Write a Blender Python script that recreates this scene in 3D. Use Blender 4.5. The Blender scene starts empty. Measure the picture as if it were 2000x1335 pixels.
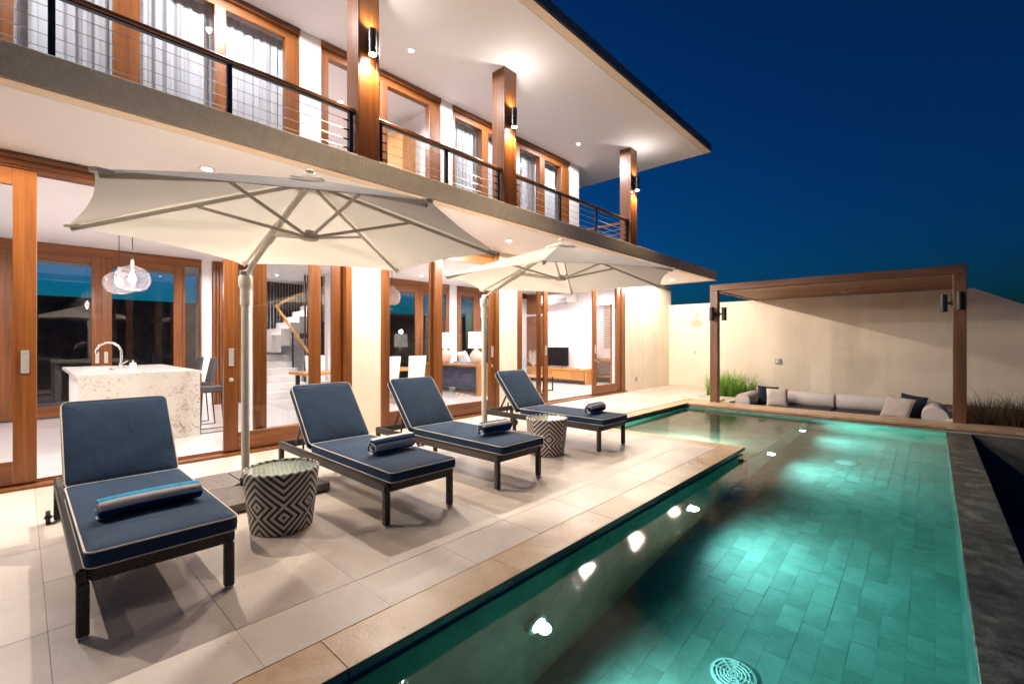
import bpy, bmesh, math, random
from mathutils import Matrix, Vector, noise
R = math.radians
PI = math.pi
rnd = random.Random(7)
scene = bpy.context.scene
C = scene.collection

# ------------------------------------------------------------------ camera
EYE = 1.4
cd = bpy.data.cameras.new('camera')
cam = bpy.data.objects.new('camera', cd)
C.objects.link(cam)
cam.location = (0, 0, EYE)
cam.rotation_euler = (R(90), 0, math.atan2(823, 889))
cd.sensor_width = 36
cd.lens = 16.0
cd.clip_start = 0.05
cd.clip_end = 400
scene.camera = cam
# ------------------------------------------------------------------ sky (dusk, sun below the horizon)
SKY_STRENGTH = 0.15
world = bpy.data.worlds.new('World')
scene.world = world
world.use_nodes = True
wn = world.node_tree
bg = wn.nodes['Background']
sky = wn.nodes.new('ShaderNodeTexSky')
sky.sky_type = 'NISHITA'
sky.sun_disc = False
sky.sun_elevation = R(-2.2)
sky.sun_rotation = R(282)
sky.air_density = 1.0
sky.dust_density = 0.2
sky.ozone_density = 4.0
tint = wn.nodes.new('ShaderNodeMix')
tint.data_type = 'RGBA'
tint.blend_type = 'MULTIPLY'
tint.inputs[0].default_value = 1.0
tint.inputs[7].default_value = (0.05, 1.16, 1.34, 1)
wn.links.new(sky.outputs[0], tint.inputs[6])
wn.links.new(tint.outputs[2], bg.inputs[0])
bg.inputs[1].default_value = SKY_STRENGTH
# ------------------------------------------------------------------ colour management and sampling
vs = scene.view_settings
vs.view_transform = 'Standard'
vs.look = 'None'
vs.exposure = 1.95
vs.gamma = 1.0
vs.use_curve_mapping = False
cy = scene.cycles
cy.use_denoising = True
cy.max_bounces = 10
cy.diffuse_bounces = 6
cy.glossy_bounces = 4
cy.transmission_bounces = 6
cy.transparent_max_bounces = 24
cy.volume_bounces = 0
cy.sample_clamp_indirect = 4.0
cy.sample_clamp_direct = 0.0
cy.caustics_reflective = False
cy.caustics_refractive = False
cy.blur_glossy = 0.5

# light strengths, gathered here for tuning
P_SOFFIT = 82.0      # downlights under the balcony
P_UPPER = 42.0        # downlights in the roof soffit
P_ROOM = 62.0         # ceiling lights indoors
P_SCONCE = 42.0
P_POOL = 92.0
P_PENDANT = 1.6
WARM = (1.0, 0.88, 0.75)
SOFT = (1.0, 0.94, 0.93)
ROOM = (1.0, 0.92, 0.92)
AMBER = (1.0, 0.70, 0.38)

# ================================================================== materials
def new_mat(name):
    m = bpy.data.materials.new(name)
    m.use_nodes = True
    nt = m.node_tree
    return m, nt, nt.nodes['Principled BSDF']

def nd(nt, t, **kw):
    n = nt.nodes.new(t)
    for k, v in kw.items():
        if k.startswith('i_'):
            n.inputs[k[2:].replace('_', ' ')].default_value = v
        else:
            setattr(n, k, v)
    return n

def mth(nt, op, a, b=None, c=None):
    n = nt.nodes.new('ShaderNodeMath')
    n.operation = op
    for i, v in enumerate((a, b, c)):
        if v is None:
            continue
        if isinstance(v, (int, float)):
            n.inputs[i].default_value = v
        else:
            nt.links.new(v, n.inputs[i])
    return n.outputs[0]

def coords(nt, scale=(1, 1, 1), rand=0.0, kind='Object'):
    tc = nt.nodes.new('ShaderNodeTexCoord')
    mp = nt.nodes.new('ShaderNodeMapping')
    mp.inputs['Scale'].default_value = scale
    nt.links.new(tc.outputs[kind], mp.inputs['Vector'])
    if rand:
        oi = nt.nodes.new('ShaderNodeObjectInfo')
        cb = nt.nodes.new('ShaderNodeCombineXYZ')
        r = mth(nt, 'MULTIPLY', oi.outputs['Random'], rand)
        for i in range(3):
            nt.links.new(r, cb.inputs[i])
        nt.links.new(cb.outputs[0], mp.inputs['Location'])
    return mp.outputs[0]

def ramp(nt, fac, stops):
    n = nt.nodes.new('ShaderNodeValToRGB')
    el = n.color_ramp.elements
    el[0].position, el[0].color = stops[0][0], (*stops[0][1], 1)
    el[1].position, el[1].color = stops[-1][0], (*stops[-1][1], 1)
    for p, c in stops[1:-1]:
        e = el.new(p)
        e.color = (*c, 1)
    nt.links.new(fac, n.inputs[0])
    return n.outputs[0]

def noise_tex(nt, vec, scale, detail=4, rough=0.55, dist=0.0):
    n = nt.nodes.new('ShaderNodeTexNoise')
    n.inputs['Scale'].default_value = scale
    n.inputs['Detail'].default_value = detail
    n.inputs['Roughness'].default_value = rough
    n.inputs['Distortion'].default_value = dist
    nt.links.new(vec, n.inputs['Vector'])
    return n.outputs['Fac']

def bump(nt, bsdf, h, strength=0.3, dist=0.01):
    b = nt.nodes.new('ShaderNodeBump')
    b.inputs['Strength'].default_value = strength
    b.inputs['Distance'].default_value = dist
    nt.links.new(h, b.inputs['Height'])
    nt.links.new(b.outputs[0], bsdf.inputs['Normal'])

def plain(name, col, rough=0.5, metal=0.0, var=0.12, nscale=6.0, bmp=0.0, bscale=60.0, bdist=0.002, spec=0.5, rand=5.0, wrinkle=0.0, wscale=5.0, streak=0.0):
    m, nt, b = new_mat(name)
    v = coords(nt, rand=rand)
    f = noise_tex(nt, v, nscale, 5)
    lo = tuple(max(0, c * (1 - var)) for c in col)
    hi = tuple(min(1, c * (1 + var)) for c in col)
    nt.links.new(ramp(nt, f, [(0.3, lo), (0.7, hi)]), b.inputs['Base Color'])
    b.inputs['Roughness'].default_value = rough
    b.inputs['Metallic'].default_value = metal
    b.inputs['Specular IOR Level'].default_value = spec
    if streak:
        sv = coords(nt, (2.2, 2.2, 0.25), rand=rand)
        sf = noise_tex(nt, sv, 2.0, 5, 0.6)
        hv = nt.nodes.new('ShaderNodeHueSaturation')
        src = b.inputs['Base Color'].links[0].from_socket
        nt.links.new(src, hv.inputs['Color'])
        nt.links.new(mth(nt, 'MULTIPLY_ADD', sf, streak * 2, 1 - streak), hv.inputs['Value'])
        nt.links.new(hv.outputs[0], b.inputs['Base Color'])
    if bmp:
        bump(nt, b, noise_tex(nt, v, bscale, 4), bmp, bdist)
        if wrinkle:
            wv = coords(nt, (1.0, 1.6, 1.0), rand=rand)
            b2 = nt.nodes.new('ShaderNodeBump')
            b2.inputs['Strength'].default_value = 0.6
            b2.inputs['Distance'].default_value = wrinkle
            nt.links.new(noise_tex(nt, wv, wscale, 3, 0.5, 1.2), b2.inputs['Height'])
            nt.links.new(b.inputs['Normal'].links[0].from_socket, b2.inputs['Normal'])
            nt.links.new(b2.outputs[0], b.inputs['Normal'])
    return m

def wood(name, axis, dark, mid, light, rough=0.38, scale=1.0, planks=0.0):
    m, nt, b = new_mat(name)
    s = [14 * scale] * 3
    s[axis] = 0.7 * scale
    v = coords(nt, tuple(s), rand=30.0)
    f = noise_tex(nt, v, 1.0, 7, 0.6, 0.8)
    s2 = [70 * scale] * 3
    s2[axis] = 1.6 * scale
    v2 = coords(nt, tuple(s2), rand=30.0)
    f2 = noise_tex(nt, v2, 1.0, 3, 0.6)
    mix = mth(nt, 'ADD', mth(nt, 'MULTIPLY', f, 0.7), mth(nt, 'MULTIPLY', f2, 0.3))
    col = ramp(nt, mix, [(0.33, dark), (0.5, mid), (0.68, light)])
    oi = nt.nodes.new('ShaderNodeObjectInfo')
    hv = nt.nodes.new('ShaderNodeHueSaturation')
    nt.links.new(col, hv.inputs['Color'])
    nt.links.new(mth(nt, 'MULTIPLY_ADD', oi.outputs['Random'], 0.3, 0.85), hv.inputs['Value'])
    nt.links.new(hv.outputs[0], b.inputs['Base Color'])
    b.inputs['Roughness'].default_value = rough
    b.inputs['Coat Weight'].default_value = 0.25
    b.inputs['Coat Roughness'].default_value = 0.25
    bump(nt, b, f2, 0.15, 0.002)
    return m

TK = ((0.10, 0.029, 0.007), (0.18, 0.057, 0.011), (0.265, 0.092, 0.018))
wood_x = wood('teak_x', 0, *TK)
wood_y = wood('teak_y', 1, *TK)
wood_z = wood('teak_z', 2, *TK)
OAK = ((0.33, 0.14, 0.035), (0.48, 0.22, 0.06), (0.58, 0.29, 0.09))
oak_x = wood('oak_x', 0, *OAK)
oak_y = wood('oak_y', 1, *OAK)
oak_z = wood('oak_z', 2, *OAK)
PG = ((0.085, 0.030, 0.014), (0.16, 0.062, 0.028), (0.25, 0.11, 0.055))
perg_x = wood('weathered_x', 0, *PG, rough=0.6)
perg_y = wood('weathered_y', 1, *PG, rough=0.6)
perg_z = wood('weathered_z', 2, *PG, rough=0.6)

white_paint = plain('white_paint', (0.78, 0.755, 0.73), 0.55, var=0.015, bmp=0.05, bscale=90)
ceil_paint = plain('ceiling_paint', (0.78, 0.765, 0.765), 0.6, var=0.012)
cream_wall = plain('cream_render', (0.81, 0.715, 0.585), 0.8, var=0.05, nscale=1.6, bmp=0.45, bscale=45, bdist=0.006, streak=0.10)
grey_render = plain('grey_textured_render', (0.56, 0.50, 0.425), 0.85, var=0.08, nscale=14, bmp=0.9, bscale=45, bdist=0.012)
drip_strip = plain('cream_edge_strip', (0.72, 0.58, 0.42), 0.6, var=0.03)
room_wall = plain('room_wall_paint', (0.76, 0.73, 0.745), 0.6, var=0.01)
room_floor = plain('pale_polished_floor', (0.60, 0.575, 0.565), 0.22, var=0.03, nscale=2)
roof_metal = plain('dark_roof_edge', (0.42, 0.37, 0.34), 0.5, var=0.2)
black_metal = plain('black_metal', (0.012, 0.012, 0.014), 0.35, 0.0, var=0.2)
dark_metal = plain('charcoal_metal', (0.035, 0.03, 0.03), 0.4, 0.4, var=0.2)
steel = plain('brushed_steel', (0.62, 0.60, 0.57), 0.42, 0.55, var=0.05)
cable_steel = plain('cable_steel', (0.42, 0.38, 0.36), 0.35, 0.9, var=0.05)
chrome = plain('chrome', (0.85, 0.85, 0.86), 0.06, 1.0, var=0.0)
navy = plain('navy_canvas', (0.011, 0.036, 0.080), 0.85, var=0.16, nscale=3, bmp=0.35, bscale=420, bdist=0.0015, spec=0.3, wrinkle=0.011, wscale=4.5)
piping = plain('cream_piping', (0.62, 0.55, 0.47), 0.7, var=0.05)
canvas = plain('umbrella_canvas', (0.82, 0.795, 0.735), 0.8, var=0.03, nscale=2.5, bmp=0.2, bscale=9, bdist=0.006)
def make_translucent(m, col, fac):
    nt = m.node_tree
    b = nt.nodes['Principled BSDF']
    tl = nt.nodes.new('ShaderNodeBsdfTranslucent')
    tl.inputs['Color'].default_value = (*col, 1)
    mx = nt.nodes.new('ShaderNodeMixShader')
    mx.inputs[0].default_value = fac
    nt.links.new(b.outputs[0], mx.inputs[1])
    nt.links.new(tl.outputs[0], mx.inputs[2])
    nt.links.new(mx.outputs[0], nt.nodes['Material Output'].inputs[0])
make_translucent(canvas, (0.92, 0.905, 0.875), 0.42)
pole_paint = plain('cream_metal', (0.70, 0.66, 0.58), 0.4, var=0.04)
linen = plain('off_white_linen', (0.62, 0.57, 0.54), 0.9, var=0.05, nscale=5, bmp=0.35, bscale=14, bdist=0.01)
pillow_cloth = plain('pale_pillow_cloth', (0.55, 0.48, 0.43), 0.9, var=0.08, nscale=9, bmp=0.6, bscale=16, bdist=0.02)
dark_mat = plain('dark_mat_cloth', (0.035, 0.032, 0.042), 0.9, var=0.2, bmp=0.3, bscale=30)
navy_pillow = plain('dark_navy_pillow', (0.014, 0.022, 0.05), 0.9, var=0.2, bmp=0.5, bscale=16, bdist=0.02)
sofa_blue = plain('slate_blue_cloth', (0.075, 0.088, 0.15), 0.9, var=0.15, bmp=0.3, bscale=60)
pale_blue = plain('pale_blue_cloth', (0.36, 0.45, 0.56), 0.9, var=0.06)
chair_white = plain('white_leather', (0.72, 0.69, 0.675), 0.5, var=0.02)
chair_grey = plain('charcoal_cloth', (0.06, 0.055, 0.06), 0.8, var=0.2)
slate = plain('grey_granite_slab', (0.15, 0.125, 0.115), 0.6, var=0.25, nscale=20, bmp=0.3, bscale=60)
rubber = plain('black_rubber', (0.012, 0.012, 0.012), 0.6, var=0.1)
ceramic = plain('pale_ceramic', (0.62, 0.50, 0.42), 0.5, var=0.06)
towel_w = plain('towel_white', (0.78, 0.72, 0.70), 0.95, var=0.07, nscale=30, bmp=0.8, bscale=260, bdist=0.004)
towel_n = plain('towel_navy', (0.008, 0.055, 0.16), 0.95, var=0.25, nscale=30, bmp=0.8, bscale=260, bdist=0.004)
towel_b = plain('towel_blue', (0.015, 0.28, 0.52), 0.95, var=0.18, nscale=30, bmp=0.8, bscale=260, bdist=0.004)
blind_cloth = plain('tan_blind', (0.42, 0.27, 0.16), 0.8, var=0.1)
plastic_grey = plain('grey_plastic', (0.33, 0.33, 0.33), 0.5, var=0.05)
soil = plain('soil', (0.09, 0.06, 0.04), 0.95, var=0.4, nscale=30, bmp=1.0, bscale=30, bdist=0.03)
lawn_mat = plain('night_lawn', (0.03, 0.045, 0.02), 0.95, var=0.4, nscale=3, bmp=1.0, bscale=20, bdist=0.05)
trough_mat = plain('dark_trough_stone', (0.075, 0.065, 0.07), 0.7, var=0.3, nscale=4, bmp=0.5, bscale=30, bdist=0.01)
screen_dark = plain('black_glass', (0.01, 0.01, 0.012), 0.08, var=0.0)
coral_mat = plain('pale_coral', (0.5, 0.42, 0.36), 0.8, var=0.1)

def sheer_material():
    m, nt, b = new_mat('sheer_curtain')
    b.inputs['Base Color'].default_value = (0.82, 0.84, 0.90, 1)
    b.inputs['Roughness'].default_value = 0.9
    tl = nd(nt, 'ShaderNodeBsdfTranslucent')
    tl.inputs['Color'].default_value = (0.60, 0.64, 0.72, 1)
    mx = nd(nt, 'ShaderNodeMixShader')
    mx.inputs[0].default_value = 0.3
    out = nt.nodes['Material Output']
    nt.links.new(b.outputs[0], mx.inputs[1])
    nt.links.new(tl.outputs[0], mx.inputs[2])
    nt.links.new(mx.outputs[0], out.inputs[0])
    v = coords(nt, (1, 1, 1))
    bump(nt, b, noise_tex(nt, v, 200, 2), 0.2, 0.001)
    return m
sheer = sheer_material()

def thin_glass(name, tint_col=(0.93, 0.95, 0.95), refl=1.0, rough=0.0):
    m, nt, b = new_mat(name)
    nt.nodes.remove(b)
    geo = nt.nodes.new('ShaderNodeNewGeometry')
    dp = nd(nt, 'ShaderNodeVectorMath', operation='DOT_PRODUCT')
    nt.links.new(geo.outputs['Incoming'], dp.inputs[0])
    nt.links.new(geo.outputs['Normal'], dp.inputs[1])
    c = mth(nt, 'ABSOLUTE', dp.outputs['Value'])
    f = mth(nt, 'POWER', mth(nt, 'SUBTRACT', 1.0, c), 5.0)
    f = mth(nt, 'MULTIPLY_ADD', f, 0.95, 0.045)
    f = mth(nt, 'MULTIPLY', f, refl)
    tr = nd(nt, 'ShaderNodeBsdfTransparent')
    tr.inputs[0].default_value = (*tint_col, 1)
    gl = nd(nt, 'ShaderNodeBsdfGlossy')
    gl.inputs['Roughness'].default_value = rough
    mx = nd(nt, 'ShaderNodeMixShader')
    nt.links.new(f, mx.inputs[0])
    nt.links.new(tr.outputs[0], mx.inputs[1])
    nt.links.new(gl.outputs[0], mx.inputs[2])
    nt.links.new(mx.outputs[0], nt.nodes['Material Output'].inputs[0])
    return m
glass = thin_glass('window_glass', (0.97, 0.98, 0.98))
globe_glass = thin_glass('globe_glass', (0.90, 0.86, 0.86), refl=2.2)
def frost(m, fac):
    nt = m.node_tree
    out = nt.nodes['Material Output']
    src = out.inputs[0].links[0].from_socket
    tl = nt.nodes.new('ShaderNodeBsdfTranslucent')
    tl.inputs['Color'].default_value = (0.95, 0.88, 0.88, 1)
    mx = nt.nodes.new('ShaderNodeMixShader')
    mx.inputs[0].default_value = fac
    nt.links.new(src, mx.inputs[1])
    nt.links.new(tl.outputs[0], mx.inputs[2])
    nt.links.new(mx.outputs[0], out.inputs[0])
frosted_globe = thin_glass('seeded_globe_glass', (0.92, 0.88, 0.88), refl=2.2)
frost(frosted_globe, 0.06)
table_glass = thin_glass('table_glass', (0.93, 0.97, 0.95), refl=1.0)

def emitter(name, col, strength):
    m, nt, b = new_mat(name)
    nt.nodes.remove(b)
    e = nd(nt, 'ShaderNodeEmission')
    e.inputs[0].default_value = (*col, 1)
    e.inputs[1].default_value = strength
    nt.links.new(e.outputs[0], nt.nodes['Material Output'].inputs[0])
    return m
lens_warm = emitter('lit_lens_warm', (1, 0.9, 0.78), 22)
lens_cool = emitter('lit_lens_cool', (1, 0.97, 0.98), 22)
lens_pool = emitter('lit_pool_lens', (0.80, 0.95, 1.0), 30)
bulb_mat = emitter('lit_bulb', (1, 0.9, 0.84), 14)

def shade_material():
    m, nt, b = new_mat('lit_lampshade')
    b.inputs['Base Color'].default_value = (0.8, 0.74, 0.68, 1)
    b.inputs['Emission Color'].default_value = (1, 0.88, 0.78, 1)
    b.inputs['Emission Strength'].default_value = 0.9
    return m
lampshade = shade_material()

def stone_material(name, lo, mid, hi, rough, pits=0.0, scale=2.2, bstr=0.25, objvar=0.10, spec=0.4, stain=0.0):
    m, nt, b = new_mat(name)
    v = coords(nt, rand=40.0)
    big = noise_tex(nt, v, scale, 6, 0.62, 0.6)
    fine = noise_tex(nt, v, scale * 22, 4, 0.7)
    f = mth(nt, 'ADD', mth(nt, 'MULTIPLY', big, 0.75), mth(nt, 'MULTIPLY', fine, 0.25))
    col = ramp(nt, f, [(0.36, lo), (0.5, mid), (0.66, hi)])
    if pits:
        vo = nd(nt, 'ShaderNodeTexVoronoi')
        vo.inputs['Scale'].default_value = 9.0
        nt.links.new(v, vo.inputs['Vector'])
        d = mth(nt, 'LESS_THAN', vo.outputs['Distance'], pits)
        mx = nd(nt, 'ShaderNodeMix', data_type='RGBA')
        nt.links.new(mth(nt, 'MULTIPLY', d, 0.75), mx.inputs[0])
        nt.links.new(col, mx.inputs[6])
        mx.inputs[7].default_value = (0.07, 0.05, 0.04, 1)
        col = mx.outputs[2]
    oi = nt.nodes.new('ShaderNodeObjectInfo')
    hv = nt.nodes.new('ShaderNodeHueSaturation')
    nt.links.new(col, hv.inputs['Color'])
    val = mth(nt, 'MULTIPLY_ADD', oi.outputs['Random'], objvar * 2, 1 - objvar)
    rg = mth(nt, 'MULTIPLY_ADD', fine, 0.3, rough - 0.15)
    if stain:
        geo = nt.nodes.new('ShaderNodeNewGeometry')
        sn = noise_tex(nt, geo.outputs['Position'], 1.7, 7, 0.68, 0.9)
        val = mth(nt, 'MULTIPLY', val, mth(nt, 'MULTIPLY_ADD', sn, stain * 2.4, 1 - stain * 1.2))
        rg = mth(nt, 'ADD', rg, mth(nt, 'MULTIPLY_ADD', sn, 0.5, -0.25))
    nt.links.new(val, hv.inputs['Value'])
    nt.links.new(hv.outputs[0], b.inputs['Base Color'])
    nt.links.new(rg, b.inputs['Roughness'])
    if False: nt.links.new(mth(nt, 'MULTIPLY_ADD', fine, 0.3, rough - 0.15), b.inputs['Roughness'])
    b.inputs['Specular IOR Level'].default_value = spec
    bump(nt, b, fine, bstr, 0.003)
    return m
deck_stone = stone_material('cream_limestone_tile', (0.50, 0.425, 0.36), (0.585, 0.50, 0.43), (0.64, 0.56, 0.49), 0.42, pits=0.035, scale=1.3, objvar=0.03, bstr=0.2, stain=0.13)
coping_stone = stone_material('honey_sandstone', (0.42, 0.265, 0.14), (0.52, 0.35, 0.205), (0.60, 0.46, 0.34), 0.36, pits=0.05, scale=3.0, objvar=0.03, bstr=0.4, stain=0.2)
grout_mat = plain('dark_grout', (0.60, 0.51, 0.44), 0.9, var=0.2)
pool_tile = stone_material('green_pool_stone', (0.11, 0.17, 0.14), (0.155, 0.23, 0.195), (0.20, 0.28, 0.24), 0.6, scale=3.0, objvar=0.12, bstr=0.3)
pool_wall_mat = stone_material('green_pool_wall', (0.06, 0.19, 0.14), (0.11, 0.27, 0.20), (0.16, 0.34, 0.26), 0.6, scale=3.0, objvar=0.05, bstr=0.3)
weir_mat = stone_material('mottled_weir_stone', (0.02, 0.03, 0.025), (0.06, 0.08, 0.065), (0.16, 0.20, 0.165), 0.22, scale=5.0, objvar=0.02, bstr=0.9)
wet_grey = stone_material('grey_green_wall_stone', (0.09, 0.085, 0.075), (0.14, 0.13, 0.115), (0.19, 0.175, 0.155), 0.6, scale=4.0, objvar=0.02, bstr=0.4)
def terrazzo_material():
    m, nt, b = new_mat('speckled_marble')
    v = coords(nt)
    f = noise_tex(nt, v, 14.0, 7, 0.72, 1.5)
    g_ = noise_tex(nt, v, 3.0, 3, 0.6, 0.5)
    h = mth(nt, 'ADD', mth(nt, 'MULTIPLY', f, 0.7), mth(nt, 'MULTIPLY', g_, 0.3))
    nt.links.new(ramp(nt, h, [(0.30, (0.16, 0.09, 0.05)), (0.40, (0.42, 0.34, 0.27)), (0.455, (0.60, 0.57, 0.53)), (0.7, (0.66, 0.635, 0.60))]), b.inputs['Base Color'])
    b.inputs['Roughness'].default_value = 0.28
    return m
terrazzo = terrazzo_material()

def water_material():
    m, nt, b = new_mat('pool_water')
    nt.nodes.remove(b)
    rf = nd(nt, 'ShaderNodeBsdfRefraction')
    rf.inputs['IOR'].default_value = 1.33
    rf.inputs['Roughness'].default_value = 0.055
    gl = nd(nt, 'ShaderNodeBsdfGlossy')
    gl.inputs['Roughness'].default_value = 0.022
    fr = nd(nt, 'ShaderNodeFresnel')
    fr.inputs['IOR'].default_value = 1.33
    v = coords(nt, (1.0, 0.6, 1))
    h1 = noise_tex(nt, v, 16.0, 5, 0.6, 0.5)
    bm = nt.nodes.new('ShaderNodeBump')
    bm.inputs['Strength'].default_value = 0.13
    bm.inputs['Distance'].default_value = 0.01
    nt.links.new(h1, bm.inputs['Height'])
    for n in (gl,):
        nt.links.new(bm.outputs[0], n.inputs['Normal'])
    mx = nd(nt, 'ShaderNodeMixShader')
    nt.links.new(fr.outputs[0], mx.inputs[0])
    nt.links.new(rf.outputs[0], mx.inputs[1])
    nt.links.new(gl.outputs[0], mx.inputs[2])
    ab = nd(nt, 'ShaderNodeVolumeAbsorption')
    ab.inputs['Color'].default_value = (0.08, 0.83, 0.77, 1)
    ab.inputs['Density'].default_value = 0.42
    out = nt.nodes['Material Output']
    nt.links.new(mx.outputs[0], out.inputs['Surface'])
    nt.links.new(ab.outputs[0], out.inputs['Volume'])
    return m
water_mat = water_material()

def wicker_material():
    m, nt, b = new_mat('dark_wicker')
    tc = nt.nodes.new('ShaderNodeTexCoord')
    sp = nt.nodes.new('ShaderNodeSeparateXYZ')
    nt.links.new(tc.outputs['Object'], sp.inputs[0])
    a = mth(nt, 'SINE', mth(nt, 'MULTIPLY', mth(nt, 'ADD', sp.outputs[0], sp.outputs[1]), 420.0))
    c = mth(nt, 'SINE', mth(nt, 'MULTIPLY', sp.outputs[2], 420.0))
    h = mth(nt, 'MULTIPLY', a, c)
    nt.links.new(ramp(nt, mth(nt, 'MULTIPLY_ADD', h, 0.5, 0.5), [(0.25, (0.006, 0.005, 0.004)), (0.85, (0.10, 0.075, 0.06))]), b.inputs['Base Color'])
    b.inputs['Roughness'].default_value = 0.4
    bump(nt, b, h, 0.8, 0.004)
    return m
wicker = wicker_material()

def drum_material():
    m, nt, b = new_mat('black_white_weave')
    tc = nt.nodes.new('ShaderNodeTexCoord')
    sp = nt.nodes.new('ShaderNodeSeparateXYZ')
    nt.links.new(tc.outputs['Object'], sp.inputs[0])
    x, y, z = sp.outputs
    ang = mth(nt, 'ARCTAN2', y, x)
    u = mth(nt, 'MULTIPLY_ADD', ang, 4 / (2 * PI), 10.0)
    fr = mth(nt, 'FRACT', u)
    tri = mth(nt, 'MULTIPLY', mth(nt, 'ABSOLUTE', mth(nt, 'SUBTRACT', fr, 0.5)), 2.0)
    # step the angle and height as the woven strands do
    zq = mth(nt, 'MULTIPLY', mth(nt, 'FLOOR', mth(nt, 'DIVIDE', z, 0.0055)), 0.0055)
    z1, z2 = 0.135, 0.218
    v = mth(nt, 'SUBTRACT', zq, mth(nt, 'MULTIPLY', mth(nt, 'MINIMUM', mth(nt, 'MAXIMUM', mth(nt, 'SUBTRACT', zq, z1), 0.0), z2 - z1), 2.0))
    t = mth(nt, 'SUBTRACT', v, mth(nt, 'MULTIPLY', tri, 0.185))
    s = mth(nt, 'FRACT', mth(nt, 'DIVIDE', mth(nt, 'ADD', t, 2.0), 0.053))
    dark = mth(nt, 'LESS_THAN', s, 0.47)
    mx = nd(nt, 'ShaderNodeMix', data_type='RGBA')
    nt.links.new(dark, mx.inputs[0])
    mx.inputs[6].default_value = (0.68, 0.62, 0.58, 1)
    mx.inputs[7].default_value = (0.022, 0.014, 0.011, 1)
    nt.links.new(mx.outputs[2], b.inputs['Base Color'])
    b.inputs['Roughness'].default_value = 0.55
    w = mth(nt, 'MULTIPLY', mth(nt, 'SINE', mth(nt, 'MULTIPLY', ang, 170.0)), mth(nt, 'SINE', mth(nt, 'MULTIPLY', z, 2 * PI / 0.0055 / 2)))
    bump(nt, b, w, 0.7, 0.003)
    return m
drum_mat = drum_material()

def drum_top_material():
    m, nt, b = new_mat('woven_top')
    v = coords(nt, (1, 1, 1))
    ck = nd(nt, 'ShaderNodeTexChecker')
    ck.inputs['Scale'].default_value = 46
    ck.inputs['Color1'].default_value = (0.74, 0.72, 0.66, 1)
    ck.inputs['Color2'].default_value = (0.46, 0.45, 0.38, 1)
    nt.links.new(v, ck.inputs['Vector'])
    nt.links.new(ck.outputs[0], b.inputs['Base Color'])
    b.inputs['Roughness'].default_value = 0.5
    return m
drum_top_mat = drum_top_material()

def woven_shade():
    m, nt, b = new_mat('woven_pendant_shade')
    v = coords(nt, (1, 1, 1))
    f = noise_tex(nt, v, 40, 3)
    nt.links.new(ramp(nt, f, [(0.35, (0.30, 0.20, 0.18)), (0.65, (0.62, 0.5, 0.45))]), b.inputs['Base Color'])
    b.inputs['Roughness'].default_value = 0.7
    bump(nt, b, f, 0.6, 0.01)
    return m
shade_woven = woven_shade()

def grass_mat(name, lo, hi):
    m, nt, b = new_mat(name)
    v = coords(nt, (1, 1, 1))
    f = noise_tex(nt, v, 25, 3)
    nt.links.new(ramp(nt, f, [(0.3, lo), (0.7, hi)]), b.inputs['Base Color'])
    b.inputs['Roughness'].default_value = 0.5
    return m
grass_green = grass_mat('green_blades', (0.08, 0.26, 0.02), (0.26, 0.50, 0.06))
grass_brown = grass_mat('brown_blades', (0.045, 0.03, 0.014), (0.13, 0.075, 0.035))
leaf_mat = grass_mat('tree_leaves', (0.02, 0.045, 0.012), (0.06, 0.10, 0.03))
bark_mat = plain('bark', (0.10, 0.07, 0.045), 0.9, var=0.3, bmp=0.8, bscale=20, bdist=0.02)

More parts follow.
